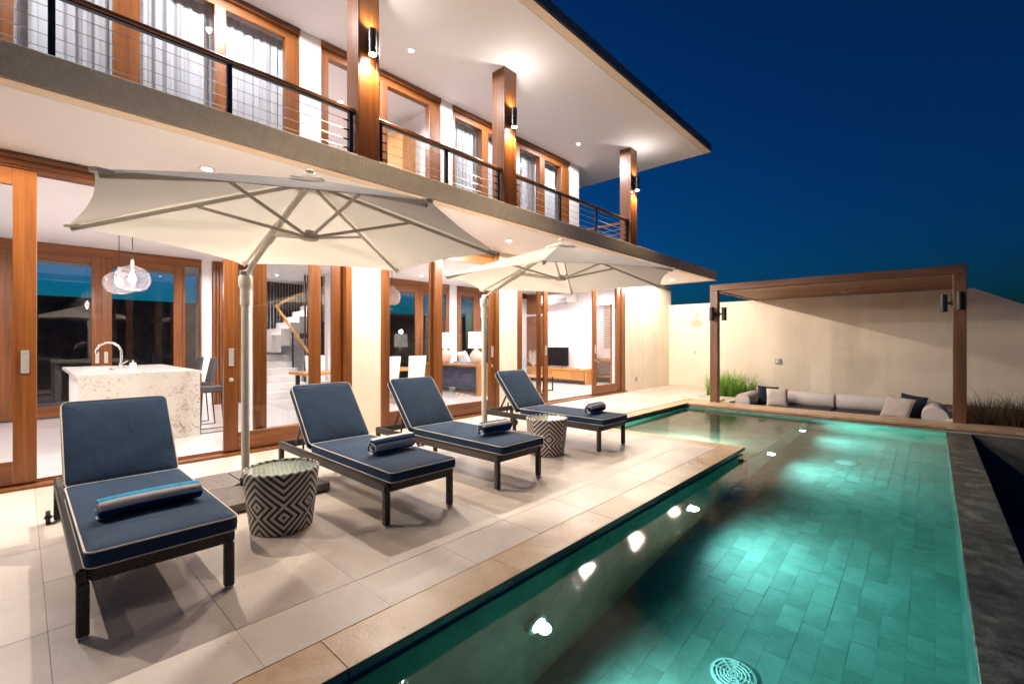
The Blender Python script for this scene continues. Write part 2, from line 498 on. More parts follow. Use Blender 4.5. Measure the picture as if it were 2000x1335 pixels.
# ================================================================== mesh building
class MB:
    def __init__(self):
        self.v, self.f, self.mi, self.M = [], [], [], None
    def add(self, vs, fs, mi=0):
        b = len(self.v)
        for p in vs:
            p = Vector(p)
            self.v.append(self.M @ p if self.M else p)
        for f in fs:
            self.f.append([b + i for i in f])
            self.mi.append(mi)
    def box(self, x0, x1, y0, y1, z0, z1, mi=0):
        self.add([(x0, y0, z0), (x1, y0, z0), (x1, y1, z0), (x0, y1, z0), (x0, y0, z1), (x1, y0, z1), (x1, y1, z1), (x0, y1, z1)],
                 [(0, 3, 2, 1), (4, 5, 6, 7), (0, 1, 5, 4), (1, 2, 6, 5), (2, 3, 7, 6), (3, 0, 4, 7)], mi)
        return self
    def bar(self, p, q, w, h, up=(0, 0, 1), mi=0):
        p, q = Vector(p), Vector(q)
        d = (q - p).normalized()
        s = d.cross(Vector(up))
        if s.length < 1e-4:
            s = d.cross(Vector((1, 0, 0)))
        s.normalize()
        u = s.cross(d)
        vs = []
        for c in (p, q):
            for a, b2 in ((-1, -1), (1, -1), (1, 1), (-1, 1)):
                vs.append(c + s * a * w / 2 + u * b2 * h / 2)
        self.add(vs, [(0, 3, 2, 1), (4, 5, 6, 7), (0, 1, 5, 4), (1, 2, 6, 5), (2, 3, 7, 6), (3, 0, 4, 7)], mi)
        return self
    def tube(self, pts, r, n=10, closed=False, cap=True, mi=0):
        pts = [Vector(p) for p in pts]
        k = len(pts)
        rs = r if isinstance(r, (list, tuple)) else [r] * k
        vs, fs = [], []
        ref = None
        for i, p in enumerate(pts):
            if closed:
                d = pts[(i + 1) % k] - pts[i - 1]
            else:
                d = pts[min(i + 1, k - 1)] - pts[max(i - 1, 0)]
            d.normalize()
            if ref is None:
                ref = Vector((0, 0, 1)) if abs(d.z) < 0.9 else Vector((1, 0, 0))
            s = d.cross(ref)
            s.normalize()
            u = s.cross(d)
            ref = u
            for j in range(n):
                a = 2 * PI * j / n
                vs.append(p + (s * math.cos(a) + u * math.sin(a)) * rs[i])
        m = k if closed else k - 1
        for i in range(m):
            for j in range(n):
                a, b2 = i * n, ((i + 1) % k) * n
                fs.append((a + j, b2 + j, b2 + (j + 1) % n, a + (j + 1) % n))
        if cap and not closed:
            fs.append(tuple(range(n)))
            fs.append(tuple((k - 1) * n + j for j in reversed(range(n))))
        self.add(vs, fs, mi)
        return self
    def lathe(self, prof, c=(0, 0, 0), n=32, mi=0):
        vs, fs = [], []
        for r, z in prof:
            for j in range(n):
                a = 2 * PI * j / n
                vs.append((c[0] + r * math.cos(a), c[1] + r * math.sin(a), c[2] + z))
        for i in range(len(prof) - 1):
            for j in range(n):
                fs.append((i * n + j, i * n + (j + 1) % n, (i + 1) * n + (j + 1) % n, (i + 1) * n + j))
        if prof[0][0] > 1e-5:
            fs.append(tuple(reversed(range(n))))
        if prof[-1][0] > 1e-5:
            fs.append(tuple((len(prof) - 1) * n + j for j in range(n)))
        self.add(vs, fs, mi)
        return self
    def loops(self, loops, mi=0, cap0=True, cap1=True):
        n = len(loops[0])
        vs = [p for l in loops for p in l]
        fs = []
        for i in range(len(loops) - 1):
            for j in range(n):
                fs.append((i * n + j, i * n + (j + 1) % n, (i + 1) * n + (j + 1) % n, (i + 1) * n + j))
        if cap0:
            fs.append(tuple(reversed(range(n))))
        if cap1:
            fs.append(tuple((len(loops) - 1) * n + j for j in range(n)))
        self.add(vs, fs, mi)
        return self
    def mesh(self, name, mats, base=Vector((0, 0, 0)), bevel=0.0, smooth=False, seg=1):
        me = bpy.data.meshes.new(name)
        me.from_pydata([tuple(p - base) for p in self.v], [], self.f)
        if not isinstance(mats, (list, tuple)):
            mats = [mats]
        for m in mats:
            me.materials.append(m)
        if len(mats) > 1:
            me.polygons.foreach_set('material_index', self.mi)
        bm = bmesh.new()
        bm.from_mesh(me)
        if smooth:
            bmesh.ops.remove_doubles(bm, verts=bm.verts, dist=1e-5)
        bmesh.ops.recalc_face_normals(bm, faces=bm.faces)
        if bevel:
            bmesh.ops.bevel(bm, geom=list(bm.edges), offset=bevel, segments=seg, affect='EDGES', clamp_overlap=True)
        if smooth:
            for f in bm.faces:
                f.smooth = True
            for e in bm.edges:
                if len(e.link_faces) == 2 and e.calc_face_angle(0) > R(38):
                    e.smooth = False
        bm.to_mesh(me)
        bm.free()
        me.update()
        return me

BASE = {}
def base_of(p):
    return BASE.get(p.name, Vector((0, 0, 0))) if p else Vector((0, 0, 0))

def thing(name, label, cat, loc=(0, 0, 0), group=None):
    o = bpy.data.objects.new(name, None)
    o.empty_display_size = 0.2
    C.objects.link(o)
    o.location = loc
    o['label'] = label
    o['category'] = cat
    if group:
        o['group'] = group
    BASE[o.name] = Vector(loc)
    return o

def obj(name, mb, mat, parent=None, bevel=0.0, smooth=False, seg=1, label=None, kind=None, cat=None, group=None, loc=None):
    """one mesh object; coordinates in mb are world ones, or local to parent's base when loc is given"""
    if parent is None:
        b = Vector(loc) if loc else Vector((0, 0, 0))
    else:
        b = base_of(parent)
    me = mb if isinstance(mb, bpy.types.Mesh) else mb.mesh(name, mat, b, bevel, smooth, seg)
    o = bpy.data.objects.new(name, me)
    C.objects.link(o)
    if parent is not None:
        o.parent = parent
    elif loc:
        o.location = loc
    BASE[o.name] = b
    if label: o['label'] = label
    if kind: o['kind'] = kind
    if cat: o['category'] = cat
    if group: o['group'] = group
    return o

def piece(name, me, parent, at, rot=None):
    o = bpy.data.objects.new(name, me)
    C.objects.link(o)
    o.parent = parent
    o.location = Vector(at) - base_of(parent)
    if rot: o.rotation_euler = rot
    BASE[o.name] = base_of(parent)
    return o

def copy_tree(o, parent=None):
    c = o.copy()
    C.objects.link(c)
    if parent is not None:
        c.parent = parent
    for ch in list(o.children):
        copy_tree(ch, c)
    return c

def place(o, loc, rz=0.0, label=None):
    o.location = loc
    o.rotation_euler = (0, 0, rz)
    if label: o['label'] = label
    return o

def lamp(kind, parent, loc, power, col, size=0.03, cone=110, blend=0.35, direction=(0, 0, -1), local=False):
    d = bpy.data.lights.new('light', kind)
    d.energy = power
    d.color = col
    if kind == 'AREA':
        d.shape = 'DISK'
        d.size = size
    else:
        d.shadow_soft_size = size
    if kind == 'SPOT':
        d.spot_size = R(cone)
        d.spot_blend = blend
    o = bpy.data.objects.new('light', d)
    C.objects.link(o)
    o.parent = parent
    o.location = Vector(loc) - (Vector((0, 0, 0)) if local else base_of(parent))
    o.rotation_euler = Vector(direction).to_track_quat('-Z', 'Y').to_euler()
    return o

def each(name, boxes, mat, parent=None, bevel=0.0, **kw):
    for bx in boxes:
        obj(name, MB().box(*bx), mat, parent, bevel, **kw)

def B(*a):
    return MB().box(*a)

# ================================================================== GROUND AND DECK
XF = -6.41            # facade plane of the ground floor
XU = -6.07            # facade plane of the upper floor
XP = -1.87            # pool wall under the deck edge
g = MB()
g.add([(-150, -120, -1.45), (150, -120, -1.45), (150, 180, -1.45), (-150, 180, -1.45)], [(0, 1, 2, 3)])
obj('ground', g, lawn_mat, kind='structure')

# raised terrace body under the tiles
t = MB()
t.box(-12.2, XF - 0.02, -3.0, 14.6, -1.4, -0.045)
t.box(XF - 0.02, -2.12, -3.0, 6.30, -1.4, -0.045)
t.box(XF - 0.02, -4.43, 6.30, 11.1, -1.4, -0.045)
t.box(XF - 0.02, -3.55, 11.1, 14.6, -1.4, -0.045)
deck = obj('pool_deck', t, grout_mat, kind='structure')

def tile_mesh(name, lx, ly, h, mat, bev=0.004):
    return B(-lx / 2, lx / 2, -ly / 2, ly / 2, -h, 0).mesh(name, mat, bevel=bev)

PY = 0.624
XS = [-2.49, -3.145, -3.80, -4.455, -5.11, -5.765]
gap = 0.001
tm = tile_mesh('tile', 0.655 - gap, PY - gap, 0.04, deck_stone, 0.0012)
tm_strip = tile_mesh('tile', 0.378 - gap, PY - gap, 0.04, deck_stone, 0.0012)
tm_house = tile_mesh('tile', 0.635 - gap, PY - gap, 0.04, deck_stone, 0.0012)
ys0 = 0.090 - PY * 2
k = 0
while True:
    y0 = ys0 + k * PY
    k += 1
    if y0 > 14.3: break
    yc = y0 + PY / 2
    jit = lambda: rnd.uniform(-0.0009, 0.0009)
    piece('tile', tm_house, deck, (-6.0825, yc, jit()))
    for j in range(5):
        xc = (XS[j] + XS[j + 1]) / 2
        if y0 + PY > 6.31 and y0 < 11.1 and xc > -4.46: continue
        if y0 > 11.1 and xc > -3.6: continue
        if y0 <= 6.31 < y0 + PY:
            continue
        if y0 > 11.7 and xc > -4.4: continue
        piece('tile', tm, deck, (xc, yc, jit()))
    if y0 + PY < 6.31:
        piece('tile', tm_strip, deck, (-2.30, yc, jit()))
# cut tiles along the pool's inner corner
cut = 6.31 - (ys0 + math.floor((6.31 - ys0) / PY) * PY)
ycut0 = 6.31 - cut
if cut > 0.03:
    mc = tile_mesh('tile', 0.655 - gap, cut - gap, 0.04, deck_stone, 0.0012)
    for j in range(3):
        piece('tile', mc, deck, ((XS[j] + XS[j + 1]) / 2, ycut0 + cut / 2, 0))
    piece('tile', tile_mesh('tile', 0.378 - gap, cut - gap, 0.04, deck_stone, 0.0012), deck, (-2.30, ycut0 + cut / 2, 0))
for j in (3, 4):
    piece('tile', tm, deck, ((XS[j] + XS[j + 1]) / 2, ycut0 + PY / 2, 0))

# coping stones round the pool
def coping_run(parent, x0, x1, y0, y1, along, n):
    for i in range(n):
        if along == 'y':
            a = y0 + (y1 - y0) * i / n
            b = y0 + (y1 - y0) * (i + 1) / n
            me = tile_mesh('stone', abs(x1 - x0), b - a - 0.0016, 0.045, coping_stone, 0.003)
            piece('stone', me, parent, ((x0 + x1) / 2, (a + b) / 2, 0.001))
        else:
            a = x0 + (x1 - x0) * i / n
            b = x0 + (x1 - x0) * (i + 1) / n
            me = tile_mesh('stone', b - a - 0.0016, abs(y1 - y0), 0.045, coping_stone, 0.003)
            piece('stone', me, parent, ((a + b) / 2, (y0 + y1) / 2, 0.001))
cp = MB()
cp.box(-2.115, XP - 0.01, -3.0, 6.30, -0.09, -0.046)
cp.box(-4.44, -4.19, 6.30, 10.46, -0.09, -0.046)
cp.box(-4.44, 2.6, 10.47, 11.12, -0.09, -0.046)
coping = obj('pool_coping', cp, grout_mat, kind='structure')
coping_run(coping, -2.108, -1.84, -2.4, 6.55, 'y', 8)
coping_run(coping, -4.42, -2.112, 6.315, 6.55, 'x', 2)
coping_run(coping, -4.42, -4.155, 6.555, 10.43, 'y', 4)
coping_run(coping, -4.42, 3.2, 10.435, 11.12, 'x', 7)

# ================================================================== POOL
WZ = -0.10
pw = MB()
pw.box(-2.10, XP, -3.0, 6.58, -1.42, -0.092)             # wall under the terrace edge
pw.box(-4.19, XP, 6.36, 6.581, -1.42, -0.0925)           # notch, near side
pw.box(-4.42, -4.18, 6.36, 10.47, -1.42, -0.0915)        # notch, house side
pw.box(-4.44, 0.448, 10.465, 11.1, -1.42, -0.0912)       # far side
pw.box(XP, 0.15, -3.2, -3.0, -1.42, -0.11)
pw.box(-2.1, 0.152, -3.2, 10.6, -1.45, -1.2985)
pool = obj('swimming_pool', pw, pool_wall_mat, kind='structure')
weir = obj('infinity_edge', MB().box(0.15, 0.45, -3.2, 10.464, -2.2, -0.0975), weir_mat, kind='structure', bevel=0.006)
# floor tiles, the largest in view single, the far ones joined
TW, TL = 0.144, 0.30
me = tile_mesh('tile', TW - 0.0012, TL - 0.0012, 0.012, pool_tile, 0.0006)
rest = MB()
cand = []
nx = int((0.15 - XP) / TW)
for i in range(nx):
    x = XP + 0.01 + TW * (i + 0.5)
    for j in range(-6, 36):
        y = TL * (j + 0.5 + (0.5 if i % 2 else 0))
        if y > 10.3: continue
        cand.append((math.hypot(x, y), x, y))
seen_ = sorted(c for c in cand if c[2] > 1.3 and not (c[1] > -0.1 and c[2] < 1.6))
single = set(c[1:] for c in seen_[:285])
for d, x, y in cand:
    z = -1.295 + rnd.uniform(-0.0015, 0.0015)
    if (x, y) in single:
        piece('tile', me, pool, (x, y, z))
    else:
        rest.box(x - TW / 2 + 0.003, x + TW / 2 - 0.003, y - TL / 2 + 0.003, y + TL / 2 - 0.003, z - 0.02, z)
o = obj('tile', rest, pool_tile, pool)
o['kind'] = 'stuff'
# main drains
for gx, gy in ((-0.94, 3.10), (-0.94, 8.27)):
    d = MB()
    d.lathe([(0.135, 0), (0.135, 0.012), (0.118, 0.016), (0.118, 0.006)], (gx, gy, -1.292), 40)
    for rr in (0.03, 0.052, 0.074, 0.096):
        d.tube([(gx + rr * math.cos(a * PI / 16), gy + rr * math.sin(a * PI / 16), -1.276) for a in range(32)], 0.006, 6, closed=True)
    for a in range(4):
        ca, sa = math.cos(a * PI / 4), math.sin(a * PI / 4)
        d.bar((gx - 0.12 * ca, gy - 0.12 * sa, -1.277), (gx + 0.12 * ca, gy + 0.12 * sa, -1.277), 0.008, 0.01)
    obj('drain_grate', d, plain('pale_grate', (0.55, 0.62, 0.58), 0.5), pool, smooth=True)
obj('pool_ledge', B(-4.179, -1.82, 6.583, 10.464, -1.29, -0.42), stone_material('pale_ledge_stone', (0.26, 0.30, 0.235), (0.36, 0.40, 0.32), (0.45, 0.49, 0.40), 0.6, scale=3.0, objvar=0.0), kind='structure')
# water: one closed body, its sides and bottom inside the walls
def L_prism(pts, z0, z1):
    m = MB()
    n = len(pts)
    m.add([(x, y, z0) for x, y in pts] + [(x, y, z1) for x, y in pts],
          [tuple(reversed(range(n))), tuple(range(n, 2 * n))] + [(i, (i + 1) % n, n + (i + 1) % n, n + i) for i in range(n)])
    return m
water = obj('pool_water', L_prism([(XP - 0.03, -3.05), (0.16, -3.05), (0.16, 10.49), (-4.21, 10.49), (-4.21, 6.55), (XP - 0.03, 6.55)], -1.43, WZ), water_mat, kind='structure')

# overflow trough beyond the infinity edge
tr = MB()
tr.box(0.45, 3.2, -3.2, 10.47, -1.45, -1.30)
tr.box(1.9, 2.1, -3.2, 10.47, -1.30, -0.95)
obj('overflow_trough', tr, trough_mat, kind='structure')
obj('retaining_wall', MB().box(0.449, 3.2, 10.467, 11.1, -1.45, -0.094), wet_grey, kind='structure')

# pool lights
def pool_light(loc, label):
    t = thing('pool_light', label, 'pool light', loc, 'underwater lights along the deck wall')
    x, y, z = loc
    m = MB()
    m.M = Matrix.Translation(loc) @ Matrix.Rotation(R(90), 4, 'Y')
    m.lathe([(0.085, -0.03), (0.085, 0.01), (0.062, 0.018), (0.058, 0.005)], n=28)
    obj('rim', m, steel, t, smooth=True)
    m = MB()
    m.M = Matrix.Translation(loc) @ Matrix.Rotation(R(90), 4, 'Y')
    m.lathe([(0.056, 0.0), (0.05, 0.012), (0.02, 0.018), (0.0, 0.019)], n=24)
    obj('lens', m, lens_pool, t, smooth=True)
    lamp('SPOT', t, (x + 0.06, y, z), P_POOL, (0.72, 0.95, 1.0), 0.04, 172, 1.0, (1, 0.06, 0.08))
pool_light((XP + 0.03, 2.22, -0.65), 'glowing underwater lamp nearest the camera, low in the pool wall')
pool_light((XP + 0.03, 4.64, -0.65), 'glowing underwater lamp beside the brightest ripple, below the second lounger')
pool_light((-1.79, 7.45, -0.68), 'glowing underwater lamp just past the corner of the deck')
pool_light((-1.79, 9.62, -0.68), 'small glowing underwater lamp nearest the sunken sofa')
t = thing('pool_light', 'underwater lamp tucked under the corner coping, lighting the shallow ledge', 'pool light', (-2.9, 6.60, -0.30), 'underwater lights along the deck wall')
for nm, pr, mt in (('rim', [(0.085, -0.01), (0.085, 0.01), (0.062, 0.018), (0.058, 0.005)], steel), ('lens', [(0.056, 0.0), (0.05, 0.012), (0.02, 0.018), (0.0, 0.019)], lens_pool)):
    m = MB()
    m.M = Matrix.Translation((-2.9, 6.60, -0.30)) @ Matrix.Rotation(R(-90), 4, 'X')
    m.lathe(pr, n=28)
    obj(nm, m, mt, t, smooth=True)
lamp('SPOT', t, (-2.9, 6.66, -0.28), P_POOL * 1.9, (1.0, 0.97, 0.84), 0.04, 160, 1.0, (0.05, 1, -0.25))

# ================================================================== VILLA
villa = thing('villa', 'two storey white villa with teak framed glass doors and deep flat eaves', 'house', (XF, 6, 0))
YE = 14.45
# ---- ground floor structure
m = MB()
m.box(XF - 0.28, XF + 0.03, 3.37, 3.85, 0, 3.2)
obj('pier', m, cream_wall, villa)
m = MB()
m.box(XF - 0.28, XF + 0.03, 6.52, 7.05, 0, 3.2)
obj('pier', m, cream_wall, villa)
m = MB()
m.box(XF - 0.28, XF + 0.05, 11.60, YE + 0.15, 0, 3.2)
obj('end_wall', m, cream_wall, villa)
# main floor and ceiling
obj('floor', B(-14.9, XF - 0.10, -4.0, 14.4, -0.04, 0.004), room_floor, villa)
# balcony slab / ground floor ceiling
obj('ceiling', B(-15.0, -4.80, -4.0, 13.84, 3.2, 3.30), ceil_paint, villa)
each('drip_strip', [(-4.785, -4.652, -4.0, 13.835, 3.197, 3.215), (-6.40, -4.79, 13.70, 13.835, 3.196, 3.2145)], drip_strip, villa)
each('balcony_edge', [(-4.80, -4.65, -4.0, 13.84, 3.2151, 3.462), (-6.6, -4.801, 13.72, 13.84, 3.2151, 3.461)], grey_render, villa, bevel=0.008)
obj('balcony_floor', B(-15.0, -4.80, -4.0, 13.72, 3.30, 3.34), room_floor, villa)
# ---- interior shell
XB, XB2, YW = -11.8, -11.2, 12.9
each('back_wall', [(XB - 0.2, XB, 2.70, 3.95, 0, 3.2), (XB - 0.2, XB, 5.55, 6.2, 0, 3.2), (XB, XB2, 6.1, 6.2, 0, 3.2), (XB2 - 0.2, XB2, 6.2, 6.72, 0, 3.2)], room_wall, villa)
each('end_partition', [(-11.4, -8.24, YW, YW + 0.12, 0, 3.2), (-7.62, XF - 0.1, YW, YW + 0.12, 0, 3.2), (-8.24, -7.62, YW, YW + 0.12, 2.6, 3.2)], room_wall, villa)
obj('side_partition', MB().box(-12.0, XF - 0.3, -1.6, -1.45, 0, 3.2), room_wall, villa)
obj('pier', MB().box(XB2 - 0.2, XB2, 9.18, 9.50, 0, 3.2), room_wall, villa)
each('bathroom_wall', [(-8.9, XF - 0.2, 14.3, 14.42, 0, 3.2), (-9.0, -8.9, YW + 0.12, 14.4, 0, 3.2)], room_wall, villa)
# stair well walls
each('stair_wall', [(-15.0, -14.8, 3.3, 6.4, 0, 5.4), (-14.8, XB - 0.2, 3.3, 3.42, 0, 3.2)], room_wall, villa)

def frame_sheet(name, x, y0, y1, z0, z1, st, rail_b, rail_t, depth, mat_parent, parent):
    """door or window leaf in a plane of constant x: frame mesh, pane as its child"""
    o = bpy.data.objects.new(name, None)
    C.objects.link(o)
    o.parent = parent
    BASE[o.name] = base_of(parent)
    h = depth / 2
    obj('stile', B(x - h, x + h, y0, y0 + st, z0, z1), wood_z, o, bevel=0.004)
    obj('stile', B(x - h, x + h, y1 - st, y1, z0, z1), wood_z, o, bevel=0.004)
    obj('rail', B(x - h + 0.002, x + h - 0.002, y0 + st + 0.001, y1 - st - 0.001, z0, z0 + rail_b), wood_y, o, bevel=0.003)
    obj('rail', B(x - h + 0.002, x + h - 0.002, y0 + st + 0.001, y1 - st - 0.001, z1 - rail_t, z1), wood_y, o, bevel=0.003)
    obj('pane', B(x - 0.004, x + 0.004, y0 + st - 0.01, y1 - st + 0.01, z0 + rail_b - 0.01, z1 - rail_t + 0.01), glass, o)
    return o

def pull(x, y, z, parent, side=1, lock=True):
    m = MB()
    m.box(x, x + 0.004 * side, y - 0.028, y + 0.028, z - 0.11, z + 0.11)
    m.box(x + 0.004 * side, x + 0.008 * side, y - 0.028, y - 0.017, z - 0.11, z + 0.11)
    m.box(x + 0.004 * side, x + 0.008 * side, y + 0.017, y + 0.028, z - 0.11, z + 0.11)
    m.box(x + 0.004 * side, x + 0.008 * side, y - 0.017, y + 0.017, z + 0.09, z + 0.11)
    m.box(x + 0.004 * side, x + 0.008 * side, y - 0.017, y + 0.017, z - 0.11, z - 0.09)
    obj('handle', m, steel, parent)
    if lock:
        m = MB()
        m.M = Matrix.Translation((x, y, z - 0.28)) @ Matrix.Rotation(R(90 * side), 4, 'Y')
        m.lathe([(0.026, 0), (0.026, 0.006), (0.014, 0.01), (0.0, 0.012)], n=18)
        obj('lock', m, steel, parent, smooth=True)

HZ = 3.03
def opening(y0, y1, jl, jr):
    obj('door_jamb', B(XF - 0.20, XF + 0.035, y0, y0 + jl, 0.031, 3.19), wood_z, villa, bevel=0.004)
    obj('door_jamb', B(XF - 0.20, XF + 0.035, y1 - jr, y1, 0.031, 3.19), wood_z, villa, bevel=0.004)
    m = MB()
    m.box(XF - 0.20, XF - 0.005, y0 + jl, y1 - jr, HZ + 0.03, 3.195)
    m.box(XF - 0.005, XF + 0.02, y0 + jl, y1 - jr, HZ + 0.055, 3.19)
    m.box(XF + 0.02, XF + 0.045, y0 + jl, y1 - jr, HZ + 0.11, 3.185)
    obj('door_header', m, wood_y, villa, bevel=0.003)
    m = MB()
    m.box(XF - 0.20, XF + 0.10, y0, y1, 0.003, 0.03)
    m.box(XF - 0.13, XF - 0.12, y0, y1, 0.03, 0.045)
    m.box(XF - 0.04, XF - 0.03, y0, y1, 0.03, 0.045)
    obj('threshold', m, wood_y, villa, bevel=0.002)
opening(-3.6, 3.37, 0.08, 0.09)
opening(3.85, 6.52, 0.06, 0.10)
opening(7.05, 11.60, 0.05, 0.20)
def door(x, y0, y1, hy=None, lock=True, st=0.16):
    d = frame_sheet('sliding_door', x, y0, y1, 0.045, HZ + 0.02, st, 0.22, 0.16, 0.05, None, villa)
    if hy is not None:
        pull(x + 0.026, hy, 1.21, d, 1, lock)
    return d
XO, XI = XF - 0.02, XF - 0.10
door(XO, -1.16, 0.11, 0.03, False)
door(XI, -2.3, -1.0)
door(XO, 1.70, 2.91, 1.78)
door(XI, 2.06, 3.27)
door(XI, 3.92, 5.05)
door(XO, 4.94, 6.42, 6.34)
door(XI, 7.02, 7.97, st=0.12)
door(XO, 7.10, 8.12, 8.04, False, st=0.14)
door(XO, 9.98, 11.38, 10.08, st=0.17)
# ---- back doors
def backdoor(x, y0, y1, st=0.145, hy=None):
    d = frame_sheet('back_door', x, y0, y1, 0.03, 3.02, st, 0.20, 0.14, 0.05, None, villa)
    if hy is not None:
        pull(x + 0.026, hy, 1.1, d, 1, True)
backdoor(XB, -1.30, -0.10)
backdoor(XB, -0.10, 1.065, hy=1.0)
backdoor(XB, 1.066, 2.35, st=0.15, hy=1.13)
m = MB().box(XB - 0.03, XB + 0.03, -1.45, 2.70, 3.021, 3.195)
obj('back_door_header', m, wood_y, villa)
each('fixed_window', [(XB - 0.03, XB + 0.03, 2.352, 2.40, 0.0, 3.02), (XB - 0.03, XB + 0.03, 2.66, 2.70, 0, 3.02)], wood_z, villa)
obj('pane', B(XB - 0.004, XB + 0.004, 2.40, 2.66, 0.0, 3.02), glass, villa)
backdoor(XB2, 6.76, 8.03)
backdoor(XB2, 8.03, 9.18)
backdoor(XB2, 9.51, 10.35)
backdoor(XB2, 10.35, 11.35)
each('back_door_header', [(XB2 - 0.03, XB2 + 0.03, 6.72, 9.18, 3.021, 3.195), (XB2 - 0.03, XB2 + 0.03, 9.5, 12.9, 3.021, 3.195)], wood_y, villa)
obj('side_wall', MB().box(XB2 - 0.2, XB2, 11.36, 12.9, 0, 3.0), room_wall, villa)
# vertical timber battens beside the back doors
bm_ = B(-0.02, 0.02, -0.022, 0.022, 0, 3.2).mesh('batten', wood_z, bevel=0.003)
obj('batten_backing', B(XB, XB + 0.02, 2.90, 3.62, 0, 3.19), wood_z, villa)
for i in range(11):
    piece('batten', bm_, villa, (XB + 0.04, 2.93 + i * 0.065, 0))
# interior door at the end of the room
o = obj('interior_door', B(-11.15, -10.35, YW - 0.045, YW - 0.002, 0.0, 2.35), wood_z, villa, bevel=0.004)
obj('door_panel', B(-11.15, -10.35, YW - 0.04, YW - 0.001, 2.42, 3.15), wood_z, o, bevel=0.004)
each('door_casing', [(-8.30, -8.24, YW - 0.02, YW + 0.14, 0, 2.62), (-7.62, -7.56, YW - 0.02, YW + 0.14, 0, 2.62)], wood_z, villa)

obj('garden_wall', MB().box(-18.4, -18.2, -30, 16, -1.45, 2.7), trough_mat, label='dark stone garden wall behind the house', cat='wall', loc=(-18.3, 0, -1.45))  # added wall, hides the greenish horizon behind the back glass
# ---- stairs
for i in range(8):
    x1 = XB - 0.28 * i
    obj('stair_step', MB().box(x1 - 0.28 - (0.02), x1, 3.98, 5.10 - 0.0, 0.0 if i < 1 else 0.175 * i - 0.05, 0.175 * (i + 1)), white_paint, villa, bevel=0.006)
obj('stair_landing', MB().box(-14.8, XB - 0.28 * 8, 3.43, 6.3, 1.30, 1.50), white_paint, villa)
# upper flight rising back along +y, its white stepped side seen over the lower flight
s = MB()
for i in range(8):
    y0 = 4.55 + 0.24 * i
    s.box(XB - 2.24, XB - 1.15, y0, y0 + 0.242, 1.42 + 0.175 * i - 0.3, 1.42 + 0.175 * (i + 1))
obj('stair_flight', s, white_paint, villa, bevel=0.004)
# dark vertical screen behind the stairs
sl = B(-0.02, 0.02, -0.02, 0.02, 0, 3.19).mesh('screen_slat', plain('dark_timber', (0.05, 0.025, 0.02), 0.6), bevel=0.002)
for i in range(24):
    piece('screen_slat', sl, villa, (-14.6 + 0.0 * i, 4.3 + i * 0.085, 1.5))
for i in range(14):
    piece('screen_slat', sl, villa, (-12.3, 5.16 + i * 0.075, 0))
st = thing('stair_railing', 'black stair railing with sloping teak handrail seen through the glass doors', 'railing', (XB, 5.0, 0))
obj('post', MB().box(XB - 0.03, XB, 5.02, 5.05, 0.175, 1.15), black_metal, st)
obj('post', MB().box(XB - 1.0, XB - 0.97, 5.02, 5.05, 0.7, 1.75), black_metal, st)
obj('post', MB().box(XB - 2.2, XB - 2.17, 5.02, 5.05, 1.4, 2.5), black_metal, st)
obj('handrail', MB().bar((XB + 0.10, 5.035, 1.08), (XB - 2.2, 5.035, 2.45), 0.06, 0.05), oak_x, st, bevel=0.004)
for k2 in range(4):
    dz = -0.16 * (k2 + 1)
    obj('cable', MB().tube([(XB, 5.035, 1.13 + dz), (XB - 2.2, 5.035, 2.45 + dz)], 0.006, 6), cable_steel, st)
obj('handrail', MB().bar((XB - 2.2, 5.035, 2.45), (XB - 2.2, 6.2, 3.15), 0.05, 0.06), oak_y, st)
obj('post', MB().box(XB - 2.22, XB - 2.19, 5.9, 5.93, 2.2, 3.2), black_metal, st)

# ---- bathroom seen through the end doorway
o = thing('vanity', 'oak bathroom vanity with white basin seen through the far glass door', 'vanity', (-8.0, 13.9, 0))
obj('counter', B(-8.8, -7.0, 13.6, 14.28, 0.74, 0.84), oak_x, o, bevel=0.004)
obj('shelf', B(-8.8, -7.0, 13.65, 14.28, 0.18, 0.24), oak_x, o, bevel=0.004)
obj('basin', MB().lathe([(0.16, 0.84), (0.21, 0.96), (0.22, 1.0), (0.19, 0.99), (0.12, 0.87), (0.0, 0.86)], (-8.0, 13.95, 0)), ceramic, o, smooth=True)
obj('leg', B(-8.8, -8.72, 13.62, 13.7, 0, 0.74), oak_z, o)
obj('leg', B(-7.2, -7.12, 13.62, 13.7, 0, 0.74), oak_z, o)
o = thing('roller_blind', 'tan slatted window blind behind the oak bathroom vanity', 'blind', (-8.0, 14.25, 1.1))
for i in range(22):
    obj('blind_slat', MB().bar((-8.7, 14.26, 1.2 + i * 0.07), (-7.2, 14.26, 1.2 + i * 0.07), 0.05, 0.006, up=(0, 0.5, 1)), blind_cloth, o)
obj('head_box', B(-8.72, -7.18, 14.2, 14.29, 2.74, 2.84), wood_x, o)

